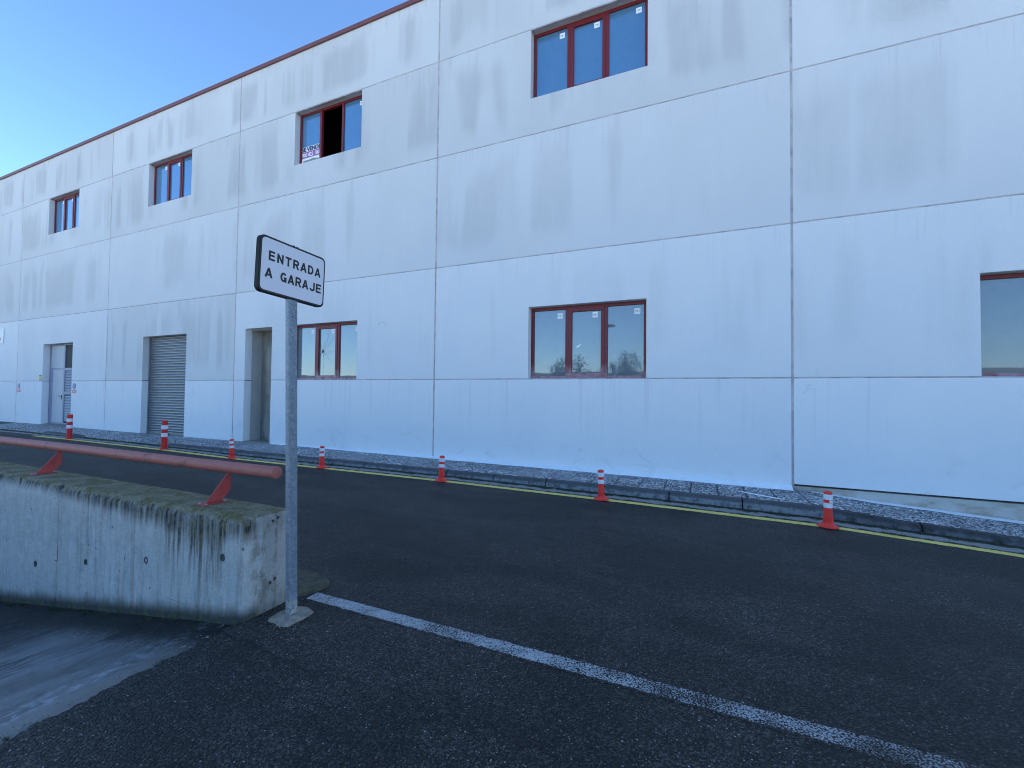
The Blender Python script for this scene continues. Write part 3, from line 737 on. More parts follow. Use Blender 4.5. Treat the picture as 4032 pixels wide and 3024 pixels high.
# windows
FRY = 7.92
def ring(bm, x0, x1, z0, z1, w, y0, y1, wb=None):
    wb = wb or w
    box(bm, x0, x1, y0, y1, z1-w, z1); box(bm, x0, x1, y0, y1, z0, z0+wb)
    box(bm, x0, x0+w, y0, y1, z0+wb, z1-w); box(bm, x1-w, x1, y0, y1, z0+wb, z1-w)
def window(op, low, open_mid=False, label=None, cracked=False, torn=False):
    x0, x1, z0, z1 = op; O = Vector((x0, FRY, z0)); W_, H_ = x1-x0, z1-z0
    w = empty('window', O-BO, label, parent=bld)
    e = .003
    bm = B(); ring(bm, e, W_-e, e, H_-e, .058, 0, .07)
    for a, b in ((.700, .768), (1.440, 1.505)): box(bm, a, b, .001, .07, .060, H_-.060)
    mesh_obj('frame', bm, FRAMERED, w, bevel=.003, segs=1)
    panes = [(.062, .700), (.768, 1.440), (1.505, W_-.062)]
    gl = GLASS_LOW if low else GLASS_UP
    for k, (a, b) in enumerate(panes):
        if k == 1:
            if open_mid: continue
            bm = B(); ring(bm, a-.004, b+.004, .056, H_-.056, .062, -.012, .05)
            mesh_obj('sash', bm, FRAMERED, w, bevel=.003, segs=1)
            a += .058; b -= .058; c, d = .114, H_-.114
        else: c, d = .060, H_-.060
        bm = B(); box(bm, a, b, .030, .045, c, d); mesh_obj('glass_pane', bm, gl, w)
        if not (open_mid and k == 0):
            sx, sz = b-.06-.105, H_-(.19 if k == 1 else .175)-.0
            bm = B(); box(bm, sx, sx+.105, .0275, .0295, sz-.055, sz+.05)
            st = mesh_obj('sticker', bm, STICKER, w)
            st2 = B()
            for dx in (.015, .086): box(st2, sx+dx, sx+dx+.005, .0262, .0272, sz-.03, sz+.025)
            box(st2, sx+.032, sx+.072, .0262, .0272, sz-.004, sz+.008); box(st2, sx+.04, sx+.064, .0262, .0272, sz-.02, sz-.013)
            mesh_obj('sticker_print', st2, STICKINK, w)
    if cracked:
        bm = B(); c0 = Vector((.93, .0285, .72)); random.seed(5)
        def crack(p, ang, L, wd):
            q = p.copy(); n = 7
            for i in range(n):
                ang += random.uniform(-.16, .16); nx = q+Vector((math.cos(ang)*L/n, 0, math.sin(ang)*L/n))
                nx.x = max(.832, min(1.378, nx.x)); nx.z = max(.12, min(H_-.12, nx.z))
                dd = (nx-q); pr = Vector((-dd.z, 0, dd.x)).normalized()*wd*(1-i/n*.6)
                if dd.length > .003:
                    bm.faces.new([bm.verts.new(v) for v in (q-pr, nx-pr, nx+pr, q+pr)])
                q = nx
        for an, L in ((.95, .75), (.55, .60), (.05, .42), (-.2, .3), (2.0, .35), (2.7, .12), (-1.2, .55), (-.75, .45), (-2.1, .12), (1.4, .25)): crack(c0, an, L, .0038)
        bm.faces.new([bm.verts.new(c0+Vector((dx, 0, dz))) for dx, dz in ((-.02, -.05), (.03, -.03), (.045, .02), (.0, .03), (-.03, .0))])
        mesh_obj('crack', bm, BROKEN, w)
    if torn:
        bm = B(); bm.faces.new([bm.verts.new(v) for v in ((.90, .028, .60), (.955, .028, .60), (1.0, .028, .655), (.98, .028, .66), (.93, .028, .635))])
        mesh_obj('torn_paper', bm, STICKER, w)
    return w
for op in UP:
    om = abs(op[0]+9.57) < .1
    window(op, False, om, 'upper window with its middle sash open' if om else None)
for op in LOWW:
    window(op, True, False, 'lower window with a broken middle pane' if abs(op[0]+9.565) < .01 else None, abs(op[0]+9.565) < .01, abs(op[0]+3.045) < .01)

# doorway without a door
al = empty('open_doorway', Vector(((D2[0]+D2[1])/2, FY, .13))-BO, 'deep empty doorway', parent=bld); AO = Vector(((D2[0]+D2[1])/2, FY, .13))
def rl(d, O): return (d[0]-O.x, d[1]-O.x, d[2]-O.y, d[3]-O.y, d[4]-O.z, d[5]-O.z)
yb = 8.27
bx('jamb', rl((D2[0]-.2, D2[0]-.004, FY+TH+.001, yb, .05, 3.4), AO), REVEALGREY, al)
bx('jamb', rl((D2[1]+.004, D2[1]+.2, FY+TH+.001, yb, .05, 3.4), AO), REVEALGREY, al)
bx('rear_panel', rl((D2[0]-.2, D2[1]+.2, yb+.001, yb+.1, .0, 3.4), AO), BACKWALL, al)
bx('lintel', rl((D2[0], D2[1], FY+TH+.001, yb, 3.16, 3.4), AO), REVEALGREY, al)
bx('threshold', rl((D2[0]+.003, D2[1]-.003, FY-.03, yb, .0, .150), AO), PADMAT, al, bevel=.008)

# roller shutter
SO = Vector(((SH[0]+SH[1])/2, FY+TH, .12))
sh = empty('roller_shutter', SO-BO, 'closed grey steel roller shutter', parent=bld)
pitch_ = .0805; bm = B()
prof = []
for i in range(9):
    a = i/8; prof.append((.012-.020*math.sin(math.pi*a)**.7 if 0 < a < 1 else .012, a*pitch_*.86))
prof = [(.012+.004, -.002)]+prof+[(.016, pitch_*.90), (.016, pitch_-.001), (.024, pitch_-.001), (.024, -.002)]
prism(bm, prof, 'x', SH[0]+.04-SO.x, SH[1]-.04-SO.x)
sl0 = mesh_obj('slat', bm, SHUTTER, sh); sl0.location = (0, 0, .09)
for k in range(1, 37): share(sl0, sh, (0, random.uniform(-.001, .001), .09+k*pitch_))
for a, b in ((SH[0], SH[0]+.045), (SH[1]-.045, SH[1])): bx('guide_rail', rl((a+.002, b-.002, FY+TH-.03, FY+TH+.05, .05, 3.17), SO), SHUTTER, sh, bevel=.003)
bx('bottom_rail', (-1.08, 1.08, -.018, .03, .005, .088), SHUTTER, sh, bevel=.006)
bx('lock_plate', (.83, .93, -.024, -.0185, .05, .13), WHITEP, sh); bx('pull_handle', (-.12, .06, -.06, -.0185, .015, .05), DARK, sh, bevel=.008)
bx('threshold', rl((SH[0]+.003, SH[1]-.003, FY-.04, FY+TH+.06, .0, .128), SO), PADMAT, sh, bevel=.006)
# service door with louvres
DO = Vector((D0[0], FY+TH, .2))
dr = empty('service_door', DO-BO, 'grey metal service door with louvred side panel', parent=bld)
W_ = D0[1]-D0[0]
H_ = D0[3]-.2
bm = B(); ring(bm, .003, W_-.003, .0, H_-.003, .045, .0, .06, .05)
box(bm, 1.03, 1.13, .001, .06, .05, H_-.05); box(bm, .05, 1.03, .001, .06, 2.03, 2.09); box(bm, 1.13, W_-.05, .001, .06, 1.98, 2.08)
box(bm, 1.13, W_-.05, .001, .06, 1.10, 1.20)
box(bm, .05, .22, .001, .06, .05, 2.03)
mesh_obj('door_frame', bm, DOORDARK, dr, bevel=.003)
leaf = bx('door_leaf', (.222, 1.028, .008, .05, .052, 2.028), DOORPAINT, dr, bevel=.003)
hb = B(); box(hb, -.01, .01, -.06, 0, -.01, .01); box(hb, -.13, .012, -.062, -.045, -.012, .012); box(hb, -.018, .018, -.008, 0, -.13, .04)
hn = mesh_obj('handle', hb, DARK, leaf, bevel=.003); hn.location = (.33, -.022, .0)
bx('transom_panel', (.052, 1.028, .012, .05, 2.092, H_-.05), DOORPAINT, dr, bevel=.003)
bm = B()
for k in range(9): prism(bm, [(.0115, 2.30+k*.062), (-.004, 2.30+k*.062), (.0115, 2.335+k*.062)], 'y', 0, .001) if False else box(bm, .48, .98, .004, .0115, 2.28+k*.062, 2.292+k*.062)
mesh_obj('pressed_rib', bm, DOORPAINT, dr)
bx('dark_vent_screen', (1.135, W_-.05, .03, .05, 2.082, H_-.05), DARKMESH, dr)
bm = B(); box(bm, -.39, .39, -.002, .018, 0, .004)
lv = B(); prism(lv, [(0, 0), (.004, -.002), (.034, .042), (.030, .044)], 'x', -.465, .465)
l0 = mesh_obj('louvre', lv, DOORPAINT, dr); l0.location = (1.60, .008, 1.21); bm.free()
zz = [1.21+k*.0585 for k in range(13)]+[.12+k*.0595 for k in range(16)]
for z in zz[1:]: share(l0, dr, (1.60, .008, z))
bx('louvre_backing', (1.135, W_-.05, .05, .056, .05, 1.98), DARK, dr)
bm = B(); prism(bm, [(-.55, -.07), (-.03, -.0), (.0, -.0), (.2, -.0), (.2, -.2), (-.55, -.2)], 'x', .0, W_)
for v in bm.verts: v.co.z += -.002
o = mesh_obj('threshold_ramp', bm, PADMAT, dr, bevel=.004)

# ------------------------------------------------------------------ signs on the facade
def round_sign(X, label):
    O = Vector((X, FY-.006, 1.60)); s = empty('safety_sign', O, label, 'sign', 'blue and red safety signs by the service door')
    bm = B(); n = 28
    prism(bm, [(.112*math.cos(2*math.pi*k/n), .112*math.sin(2*math.pi*k/n)) for k in range(n)], 'y', 0, .004)
    mesh_obj('blue_disc', bm, BLUE, s)
    bm = B(); n = 10
    prism(bm, [(.035*math.cos(2*math.pi*k/n), .02+.035*math.sin(2*math.pi*k/n)) for k in range(n)], 'y', -.0015, -.0005)
    box(bm, -.03, .03, -.0015, -.0005, -.05, -.022); mesh_obj('pictogram', bm, simple('pale_blue_print', (.18, .24, .5), .5), s)
    bx('red_plate', (-.145, .145, 0, .004, -.232, -.132), REDV, s)
    bm = B(); box(bm, -.09, .09, -.0015, -.0005, -.196, -.186); box(bm, -.07, .07, -.0015, -.0005, -.177, -.167); mesh_obj('print_line', bm, WHITEP, s)
round_sign(-24.54, 'blue round and red safety sign left of the metal service door')
round_sign(-20.27, 'blue round and red safety sign right of the metal service door')
yb_ = empty('wall_label', (-22.78, FY-.006, 1.915), 'small yellow notice plate with dark edges left of the service door', 'notice')
bx('plate', (-.105, .105, 0, .005, -.115, .115), WHITEP, yb_)
bx('yellow_face', (-.085, .085, -.003, -.0005, -.08, .065), YELLOWP, yb_); bx('dark_strip', (-.09, .09, -.003, -.0005, .075, .11), NAVY, yb_); bx('dark_strip', (-.09, .09, -.003, -.0005, -.11, -.088), NAVY, yb_)
sg = empty('shop_sign', (-27.9, FY-.02, 3.63), 'white board with a red letter at the far left end of the wall', 'sign')
bx('board', (-1.88, 1.88, 0, .015, -.295, .295), WHITEP, sg, bevel=.004)
bm = text_bm('A', .5, .03); fit_text(bm, .42, .33); to_wall(bm, 1.24, -.002, -.165); mesh_obj('lettering', bm, REDV, sg)
# for sale poster inside the open upper window's left pane
fs = empty('for_sale_sign', (-9.50, FRY+.029, 7.62), 'SE VENDE poster with purple phone number strip in a pane beside the open sash', 'sign')
bx('poster', (0, .625, -.004, 0, -.065, .235), WHITEP, fs)
bx('purple_strip', (0, .625, -.0055, -.0045, -.055, .095), PURPLE, fs)
bm = text_bm('SE VENDE', .14, .006); fit_text(bm, .66, .115); to_wall(bm, -.01, -.0065, .108)
mesh_obj('lettering', bm, NAVY, fs)
bm = text_bm('900 822 100', .12, .003); fit_text(bm, .60, .105); to_wall(bm, .01, -.0068, -.035)
mesh_obj('phone_number', bm, STICKER, fs)
bm = B(); box(bm, .0, .625, -.004, 0, -.21, -.068); mesh_obj('lower_strip', bm, STICKER, fs)
bm = B(); vs = [bm.verts.new((.32+.27*math.cos(a)*(1+.2*math.sin(3*a)), -.0045, -.16+.055*math.sin(a)*(1+.2*math.cos(5*a)))) for a in [2*math.pi*k/20 for k in range(20)]]; bm.faces.new(vs)
mesh_obj('smudge', bm, STICKINK, fs)
# two small loose wire hooks in the wall
for X, Z, r_ in ((-6.23, 1.86, .05), (-6.62, 3.0, .11)):
    pts = [Vector((X+r_*math.cos(a), FY-.008-.01*math.sin(a), Z+r_*math.sin(a))) for a in [R(20+k*17) for k in range(10)]]
    bm = B()
    for p, q in zip(pts, pts[1:]): tube(bm, p, q, .0028, 6)
    o = mesh_obj('wire_hook', bm, SEALANT, None, (X, FY, Z))
    tag(o, 'small bent wire loop just above the lowest wall joint, right of the cracked window' if Z < 2 else 'faint larger wire loop high on the wall beside the cracked window', 'hook')

# ------------------------------------------------------------------ garage wall, pipe rail and brackets
WX1, WY0, WY1, WZT = -2.69, 1.88, 2.235, .66
gw = empty('garage_wall', (-2.9, 2.05, 0), 'low mossy cast concrete wall beside the garage ramp under the red pipe rail', 'wall'); GO = Vector((-2.9, 2.05, 0))
def wall_section(x0, x1, zb):
    # cross-section loop with rounded upper corners, swept along x, end caps as grids
    ny, nz = 9, 30
    loop = []
    for k in range(nz+1): loop.append((WY0, zb+(WZT-zb)*k/nz))
    for k in range(1, ny+1): loop.append((WY0+(WY1-WY0)*k/ny, WZT))
    for k in range(1, nz+1): loop.append((WY1, WZT-(WZT-zb)*k/nz))
    n = max(4, int((x1-x0)/.035)); bm = B(); prev = None
    def disp(p):
        v = Vector(p); a = mnoise.noise(v*3.1)*.0045+mnoise.noise(v*14)*.0022
        # worn arrises
        dy = min(abs(v.y-WY0), abs(v.y-WY1)); dzt = WZT-v.z; dx = min(abs(v.x-x1), 1)
        def rnd(a_, b_, r): return max(0, r-math.hypot(max(0, r-0)-min(a_, r)+0, 0)) if False else (max(0, r-a_)*max(0, r-b_))/r
        k = rnd(dy, dzt, .035)+rnd(dx, dzt, .035)*.8
        ch = 1+.9*mnoise.noise(v*9)
        c = Vector((0, 0, 0))
        c.z -= k*.55*ch
        if dy < .036: c.y += (1 if abs(v.y-WY0) < abs(v.y-WY1) else -1)*(k*.4*ch+rnd(dy, dx, .02)*.5)
        if dx < .036: c.x -= k*.35*ch+rnd(dy, dx, .02)*.5
        nrm = Vector((0, -1 if abs(v.y-WY0) < 1e-4 else (1 if abs(v.y-WY1) < 1e-4 else 0), 1 if dzt < 1e-4 else 0))
        return v+c+nrm*a
    for i in range(n+1):
        x = x0+(x1-x0)*i/n
        row = [bm.verts.new(disp((x, y, z))-GO) for y, z in loop]
        if prev:
            for k in range(len(loop)-1): bm.faces.new((prev[k], row[k], row[k+1], prev[k+1]))
        prev = row
    # end cap at x1 as a grid
    g = []
    for k in range(nz+1):
        z = zb+(WZT-zb)*k/nz
        g.append([bm.verts.new(disp((x1, WY0+(WY1-WY0)*j/ny, z))-GO) for j in range(ny+1)])
    for k in range(nz):
        for j in range(ny): bm.faces.new((g[k][j], g[k][j+1], g[k+1][j+1], g[k+1][j]))
    bmesh.ops.remove_doubles(bm, verts=bm.verts, dist=.0004)
    return mesh_obj('wall_section', bm, CONCRETE, gw, smooth=True)
wall_section(-5.088, WX1, -.75)
wall_section(-14.0, -5.112, -2.1)
bx('joint_filler', (-5.120-GO.x, -5.080-GO.x, WY0+.010-GO.y, WY1-.008-GO.y, -.9, WZT-.012), MORTAR, gw)
# form tie holes
bm = B(); lathe(bm, [(.0, -.001), (.013, -.001), (.017, .004), (.021, .004), (.022, .0)], 14)
bmesh.ops.rotate(bm, verts=bm.verts, matrix=Matrix.Rotation(R(90), 3, 'X'))
TIE = simple('tie_hole_dark', (.05, .055, .06), .8)
th = mesh_obj('tie_hole', bm, TIE, gw, smooth=True)
for k, (x, z) in enumerate(((-2.896, .387), (-3.765, .228), (-4.617, .075), (-5.472, -.081), (-6.33, -.24))):
    o = th if k == 0 else share(th, gw); o.location = Vector((x, WY0-.002, z))-GO; s = random.uniform(.85, 1.05); o.scale = (s, 1, s*1.25)
for y_, z_ in ((2.08, .60), (2.12, .615), (2.105, .20), (2.07, .185)):
    o = share(th, gw); o.location = Vector((WX1+.0015, y_, z_))-GO; o.rotation_euler = (0, 0, R(90)); o.scale = (.42, .7, .5)
# pipe
PYc, PZc, PR = 2.185, .905, .042
pr = empty('pipe_rail', (-3.3, PYc, WZT), 'faded red steel pipe rail on slanted brackets along the top of the concrete wall', 'railing'); QO = Vector((-3.3, PYc, WZT))
bm = B(); seg = 24; prev = None
for x in [-14+.5*i for i in range(23)]+[-2.80]:
    sag = .004*mnoise.noise((x*.6, 0, 0))
    row = [bm.verts.new(Vector((x, PYc+PR*math.cos(2*math.pi*k/seg), PZc+sag+PR*math.sin(2*math.pi*k/seg)))-QO) for k in range(seg)]
    if prev:
        for k in range(seg): bm.faces.new((prev[k], prev[(k+1) % seg], row[(k+1) % seg], row[k]))
    prev = row
bm.faces.new(prev); mesh_obj('pipe', bm, PIPERED, pr, smooth=True)
cap = B(); lathe(cap, [(PR+.0015, -.004), (PR+.0015, .006), (PR-.006, .010), (0, .012)], 24)
bmesh.ops.rotate(cap, verts=cap.verts, matrix=Matrix.Rotation(R(90), 3, 'Y'))
oc = mesh_obj('end_cap', cap, PIPERED, pr, smooth=True); oc.location = Vector((-2.80, PYc, PZc))-QO
bp = B(); prism(bp, [(-.175, .006), (-.058, .006), (.008, .075), (.008, .21), (-.012, .214)], 'x', -.004, .004)
b0 = mesh_obj('bracket_web', bp, BRACKETRED, pr, bevel=.001, segs=1)
fp = B(); box(fp, -.055, .055, -.215, -.04, .0, .007); f0 = mesh_obj('foot_plate', fp, BRACKETRED, pr, bevel=.002, segs=1)
bo = B()
for dx, dy in ((-.04, -.19), (.04, -.19), (-.04, -.06), (.04, -.06)): lathe(bo, [(.007, .007), (.007, .012), (.0, .013)], 6, (dx, dy, 0))
t0 = mesh_obj('anchor_bolt', bo, SEALANT, pr)
for k, x in enumerate((-3.31, -5.92, -8.53, -11.14)):
    for src in (b0, f0, t0):
        o = src if k == 0 else share(src, pr); o.location = Vector((x, PYc, WZT-.001))-QO
# mossy footing slab at the end of the wall
bm = B(); pts = [(-3.05, 2.24), (-2.70, 2.24), (-2.655, 2.30), (-2.61, 2.40), (-2.60, 2.50), (-2.66, 2.565), (-2.80, 2.60), (-3.05, 2.60)]
prism(bm, pts, 'z', -.05, .035)
bmesh.ops.bevel(bm, geom=[e for e in bm.edges if all(v.co.z > 0 for v in e.verts)], offset=.02, segments=3, affect='EDGES')
tag(mesh_obj('footing', bm, MOSSPAD, None, (-2.8, 2.4, 0), smooth=True), 'low mossy concrete footing on the asphalt behind the end of the garage wall', 'footing')

# ------------------------------------------------------------------ garage entrance sign
PX, PY = -2.4815, 2.0745
sgn = empty('garage_sign', (PX, PY, 0), 'ENTRADA A GARAJE sign on a galvanised post at the end of the concrete wall', 'sign')
post = B(); hx, hy = .0175, .034; lean = -.056/2.05
Hp = 2.42
prof = []
r_ = .006
for cx, cy, a0 in ((hx-r_, hy-r_, 0), (-hx+r_, hy-r_, 90), (-hx+r_, -hy+r_, 180), (hx-r_, -hy+r_, 270)):
    for k in range(4): a = R(a0+k*30); prof.append((cx+r_*math.cos(a), cy+r_*math.sin(a)))
rows = []
for z in (.0, .6, 1.2, 1.8, Hp):
    rows.append([post.verts.new((x, y+lean*z, z)) for x, y in prof])
for a, b in zip(rows, rows[1:]):
    for k in range(len(prof)): post.faces.new((a[k], a[(k+1) % len(prof)], b[(k+1) % len(prof)], b[k]))
post.faces.new(rows[-1]); po = mesh_obj('post', post, GALV, sgn)
bm = B()
for dy in (-.012, .017):
    lathe(bm, [(.0045, 0), (.0045, .001), (0, .001)], 10, (0, 0, 0))
    for v in bm.verts[-21:] if False else []: pass
bm.free()
for dy, z in ((-.006, 1.985), (.020, 1.980)):
    bm = B(); lathe(bm, [(.0045, 0), (.0045, .0012), (0, .0012)], 10); bmesh.ops.rotate(bm, verts=bm.verts, matrix=Matrix.Rotation(R(90), 3, 'Y'))
    o = mesh_obj('bolt_hole', bm, DARK, sgn); o.location = (hx, dy+lean*z, z)
# plate: local frame u along +Y, v along +Z, facing +X, slightly tilted
SX = -2.457; yc, zc_ = 2.015, 2.276; tilt = -.034
plate = empty('sign_plate', (SX-PX, yc-PY, zc_), parent=sgn); plate.rotation_euler = (tilt, 0, 0)
def rrect(w, h, r, n=6):
    p = []
    for cx, cy, a0 in ((w-r, h-r, 0), (-w+r, h-r, 90), (-w+r, -h+r, 180), (w-r, -h+r, 270)):
        for k in range(n+1): a = R(a0+90*k/n); p.append((cx+r*math.cos(a), cy+r*math.sin(a)))
    return p
bm = B(); prism(bm, rrect(.250, .178, .036), 'x', -.036, 0); mesh_obj('sign_box', bm, SIGNEDGE, plate, bevel=.003)
bm = B(); prism(bm, rrect(.2475, .1755, .034), 'x', .0002, .0008); mesh_obj('black_border', bm, SIGNBLACK, plate)
bm = B(); prism(bm, rrect(.2370, .1640, .027), 'x', .001, .0016); mesh_obj('white_face', bm, SIGNWHITE, plate)
def to_sign(bm, Y, Z, X=.0024):
    for v in bm.verts: v.co = Vector((X+v.co.z, Y+v.co.x, Z+v.co.y))
def stroke_letters(word, w, h, adv, th):
    """heavy even-stroke road-sign capitals; returns a bmesh in x/y with tiny depth"""
    def arc(cx, cy, rx, ry, a0, a1, n=10): return [(cx+rx*math.cos(R(a0+(a1-a0)*k/n)), cy+ry*math.sin(R(a0+(a1-a0)*k/n))) for k in range(n+1)]
    t2 = th/2
    def glyph(c):
        a, b, lo, hi = t2, w-t2, t2, h-t2; m = h*.52
        if c == 'E': return [[(a, 0), (a, h)], [(a, hi), (b+t2*.6, hi)], [(a, m), (b+t2*.1, m)], [(a, lo), (b+t2*.6, lo)]]
        if c == 'N': return [[(a, 0), (a, h)], [(b, 0), (b, h)], [(a, hi+t2*.3), (b, lo-t2*.3)]]
        if c == 'T': return [[(0, hi), (w, hi)], [(w/2, 0), (w/2, h)]]
        if c == 'A': return [[(a-t2*.5, 0), (w/2, h-t2*.2)], [(b+t2*.5, 0), (w/2, h-t2*.2)], [(w*.22, h*.30), (w*.78, h*.30)]]
        if c == 'D': return [[(a, 0), (a, h)], [(a, hi), (w*.45, hi)]+arc(w*.45, h/2, w*.55-t2, h/2-t2, 90, -90)[1:]+[(a, lo)]]
        if c == 'R': return [[(a, 0), (a, h)], [(a, hi), (w*.55, hi)]+arc(w*.55, (hi+m*.92)/2, w*.45-t2, (hi-m*.92)/2, 90, -90)[1:]+[(a, m*.92)], [(w*.5, m*.92), (b+t2*.4, 0)]]
        if c == 'G': return [arc(w/2, h/2, w/2-t2, h/2-t2, 42, 330, 16), [(w*.52, h*.42), (w, h*.42)], [(b, h*.42), (b, 0)]]
        if c == 'J': return [[(b, h), (b, h*.3)], arc(w/2+t2*.2, h*.3, w/2-t2*1.2, h*.3-t2, 0, -170)]
    bm = B(); x = 0
    for c in word:
        for line in glyph(c):
            for p, q in zip(line, line[1:]):
                p, q = Vector(p), Vector(q); d = (q-p)
                if d.length < 1e-6: continue
                d.normalize(); n = Vector((-d.y, d.x))*t2; e = d*(t2*.35 if len(line) > 2 else 0)
                vs = [bm.verts.new((x+v.x, v.y, z)) for z in (0, .0004) for v in (p-e-n, q+e-n, q+e+n, p-e+n)]
                for f in ((3, 2, 1, 0), (4, 5, 6, 7), (0, 1, 5, 4), (1, 2, 6, 5), (2, 3, 7, 6), (3, 0, 4, 7)): bm.faces.new([vs[k] for k in f])
        x += adv
    zr = 0
    for k, v in enumerate(bm.verts): v.co.z += (k//8 % 7)*.00003
    return bm
bm = stroke_letters('ENTRADA', .045, .061, .0585, .0125); to_sign(bm, -.190, .028); mesh_obj('lettering', bm, SIGNBLACK, plate)
bm = stroke_letters('A', .048, .061, .06, .0125); to_sign(bm, -.208, -.083); mesh_obj('lettering', bm, SIGNBLACK, plate)
bm = stroke_letters('GARAJE', .045, .062, .0555, .0125); to_sign(bm, -.102, -.083); mesh_obj('lettering', bm, SIGNBLACK, plate)
bm = B()
for dy in (-.0, .028):
    for zz_ in (.180, -.190): box(bm, -.032, -.012, dy-.006, dy+.006, zz_, zz_+.010)
mesh_obj('clamp_bolt', bm, GALV, plate, bevel=.002)
# concrete pad under the post
bm = B(); n = 26; lo, hi, top = [], [], []
for k in range(n):
    a = 2*math.pi*k/n; c_, s_ = math.cos(a), math.sin(a)
    rr = .115/max(abs(c_), abs(s_))**.72*(1+.16*mnoise.noise((c_*1.7, s_*1.7, 3))+.10*mnoise.noise((c_*4.5, s_*4.5, 6)))
    rr *= 1.0
    lo.append(bm.verts.new((rr*c_*.92, rr*s_*1.0, -.02))); hi.append(bm.verts.new((rr*c_*.88, rr*s_*.95, .012+.006*mnoise.noise((c_*3, s_*3, 8)))))
    top.append(bm.verts.new((rr*c_*.45, rr*s_*.5, .024+.004*mnoise.noise((c_*3, s_*3, 1)))))
for k in range(n):
    m = (k+1) % n; bm.faces.new((lo[k], lo[m], hi[m], hi[k])); bm.faces.new((hi[k], hi[m], top[m], top[k]))
bm.faces.new(top); mesh_obj('footing', bm, PADMAT, sgn, smooth=False)

# ------------------------------------------------------------------ flexible bollards
def make_bollard():
    r = empty('flexible_bollard', (0, 0, 0))
    bm = B(); lathe(bm, [(.0, .0), (.108, .0), (.108, .008), (.092, .014), (.062, .035), (.053, .055), (.050, .056)], 28); mesh_obj('base', bm, POSTRED, r, smooth=True)
    pf = [(.046, .05)]
    for k in range(5): pf += [(.051, .060+k*.014), (.051, .066+k*.014), (.045, .068+k*.014), (.045, .073+k*.014)]
    pf += [(.0445, .14), (.043, .395)]
    bm = B(); lathe(bm, pf, 28); mesh_obj('post', bm, POSTRED, r, smooth=False)
    bm = B(); lathe(bm, [(.0455, .392), (.0455, .402), (.040, .412), (.022, .420), (.0, .421)], 28); mesh_obj('cap', bm, POSTRED, r, smooth=True)
    for a, b in ((.226, .283), (.322, .384)):
        bm = B(); lathe(bm, [(.0425, a), (.0452, a), (.0452, b), (.0425, b)], 28); mesh_obj('reflective_band', bm, BANDWHITE, r)
    return r
def copy_tree(o, parent=None):
    c = o.copy(); COL.objects.link(c)
    if parent: c.parent = parent
    for ch in [q for q in bpy.data.objects if q.parent == o]: copy_tree(ch, c)
    return c
fb = make_bollard()
info = [(1.41, 6.22, 'short red bollard with a white patch between its bands, nearest the dark kerb stones'),
        (-1.285, 6.235, 'short red flexible bollard in front of the right half of the lower window'),
        (-4.00, 6.235, 'short red flexible bollard just right of the wall joint between the lower windows'),
        (-6.73, 6.235, 'short red flexible bollard just right of the sign post'),
        (-9.40, 6.235, 'short red flexible bollard left of the sign post, beside the empty doorway')]
for k, (x, y, lb) in enumerate(info):
    o = fb if k == 0 else copy_tree(fb); o.location = (x, y, gz(x, y)+.008); tag(o, lb, 'bollard', 'short red bollards along the yellow line')
    o.rotation_euler = (random.uniform(-.03, .03), random.uniform(-.035, .035), random.uniform(0, 6))
    if k == 0:
        o.rotation_euler = (0, 0, 0)
        bm = B(); box(bm, .004, .036, -.0475, -.044, .290, .318); mesh_obj('white_patch', bm, BANDWHITE, o)
def make_tall():
    r = empty('tall_bollard', (0, 0, 0))
    bm = B(); lathe(bm, [(0, 0), (.085, 0), (.085, .02), (.070, .035), (.0655, .036)], 24); mesh_obj('base', bm, TALLRED, r, smooth=True)
    bm = B(); lathe(bm, [(.064, .03), (.063, .685)], 24); mesh_obj('post', bm, TALLRED, r, smooth=True)
    bm = B(); lathe(bm, [(.066, .675), (.066, .69), (.058, .70), (0, .702)], 24); mesh_obj('cap', bm, TALLRED, r, smooth=True)
    for a, b in ((.302, .396), (.487, .584)):
        bm = B(); lathe(bm, [(.062, a), (.0660, a), (.0660, b), (.062, b)], 24); mesh_obj('reflective_band', bm, BANDWHITE, r)
    return r
tb = make_tall()
for k, (x, y, lb) in enumerate(((-12.03, 6.30, 'tall red bollard with two white bands in front of the roller shutter'), (-16.62, 6.30, 'tall red bollard with two white bands in front of the metal service door'))):
    o = tb if k == 0 else copy_tree(tb); o.location = (x, y, gz(x, y)+.008); tag(o, lb, 'bollard', 'tall red bollards at the far end')
    o.rotation_euler = (0, random.uniform(-.02, .02), 0)

# ------------------------------------------------------------------ small growth and grit
bm = B(); random.seed(11)
def tuft(x, y, z, n, h):
    for _ in range(n):
        a = random.uniform(0, 6.28); l = h*random.uniform(.5, 1.1); w = .0025
        p = Vector((x+random.uniform(-.02, .02), y+random.uniform(-.012, .012), z)); d = Vector((math.cos(a), math.sin(a), 0))*l*random.uniform(.3, .8)
        s = Vector((-math.sin(a), math.cos(a), 0))*w
        bm.faces.new([bm.verts.new(v) for v in (p-s, p+s, p+d+Vector((0, 0, l*.8)))])
for x in [random.uniform(-9, 4) for _ in range(55)]: tuft(x, 6.53+random.uniform(-.03, .015), gz(x, 6.5)+.03, 8, .03)
for x in (1.95, 2.0, 2.05, 2.12): tuft(x, 6.28, gz(x, 6.28)+.01, 16, .055)
for y in (.80, .86, 1.42, 1.45, 1.47): tuft(RX0-.05, y, -.02, 22, .035)
for _ in range(40): x = random.uniform(-7, -3.2); tuft(x, 1.86-random.uniform(0, .05), rz(x)-.01, 12, .03)
tag(mesh_obj('weeds', bm, GRASSM), 'tiny weeds along the kerb foot and the ramp edge', 'weeds', kind='stuff')
bm = B()
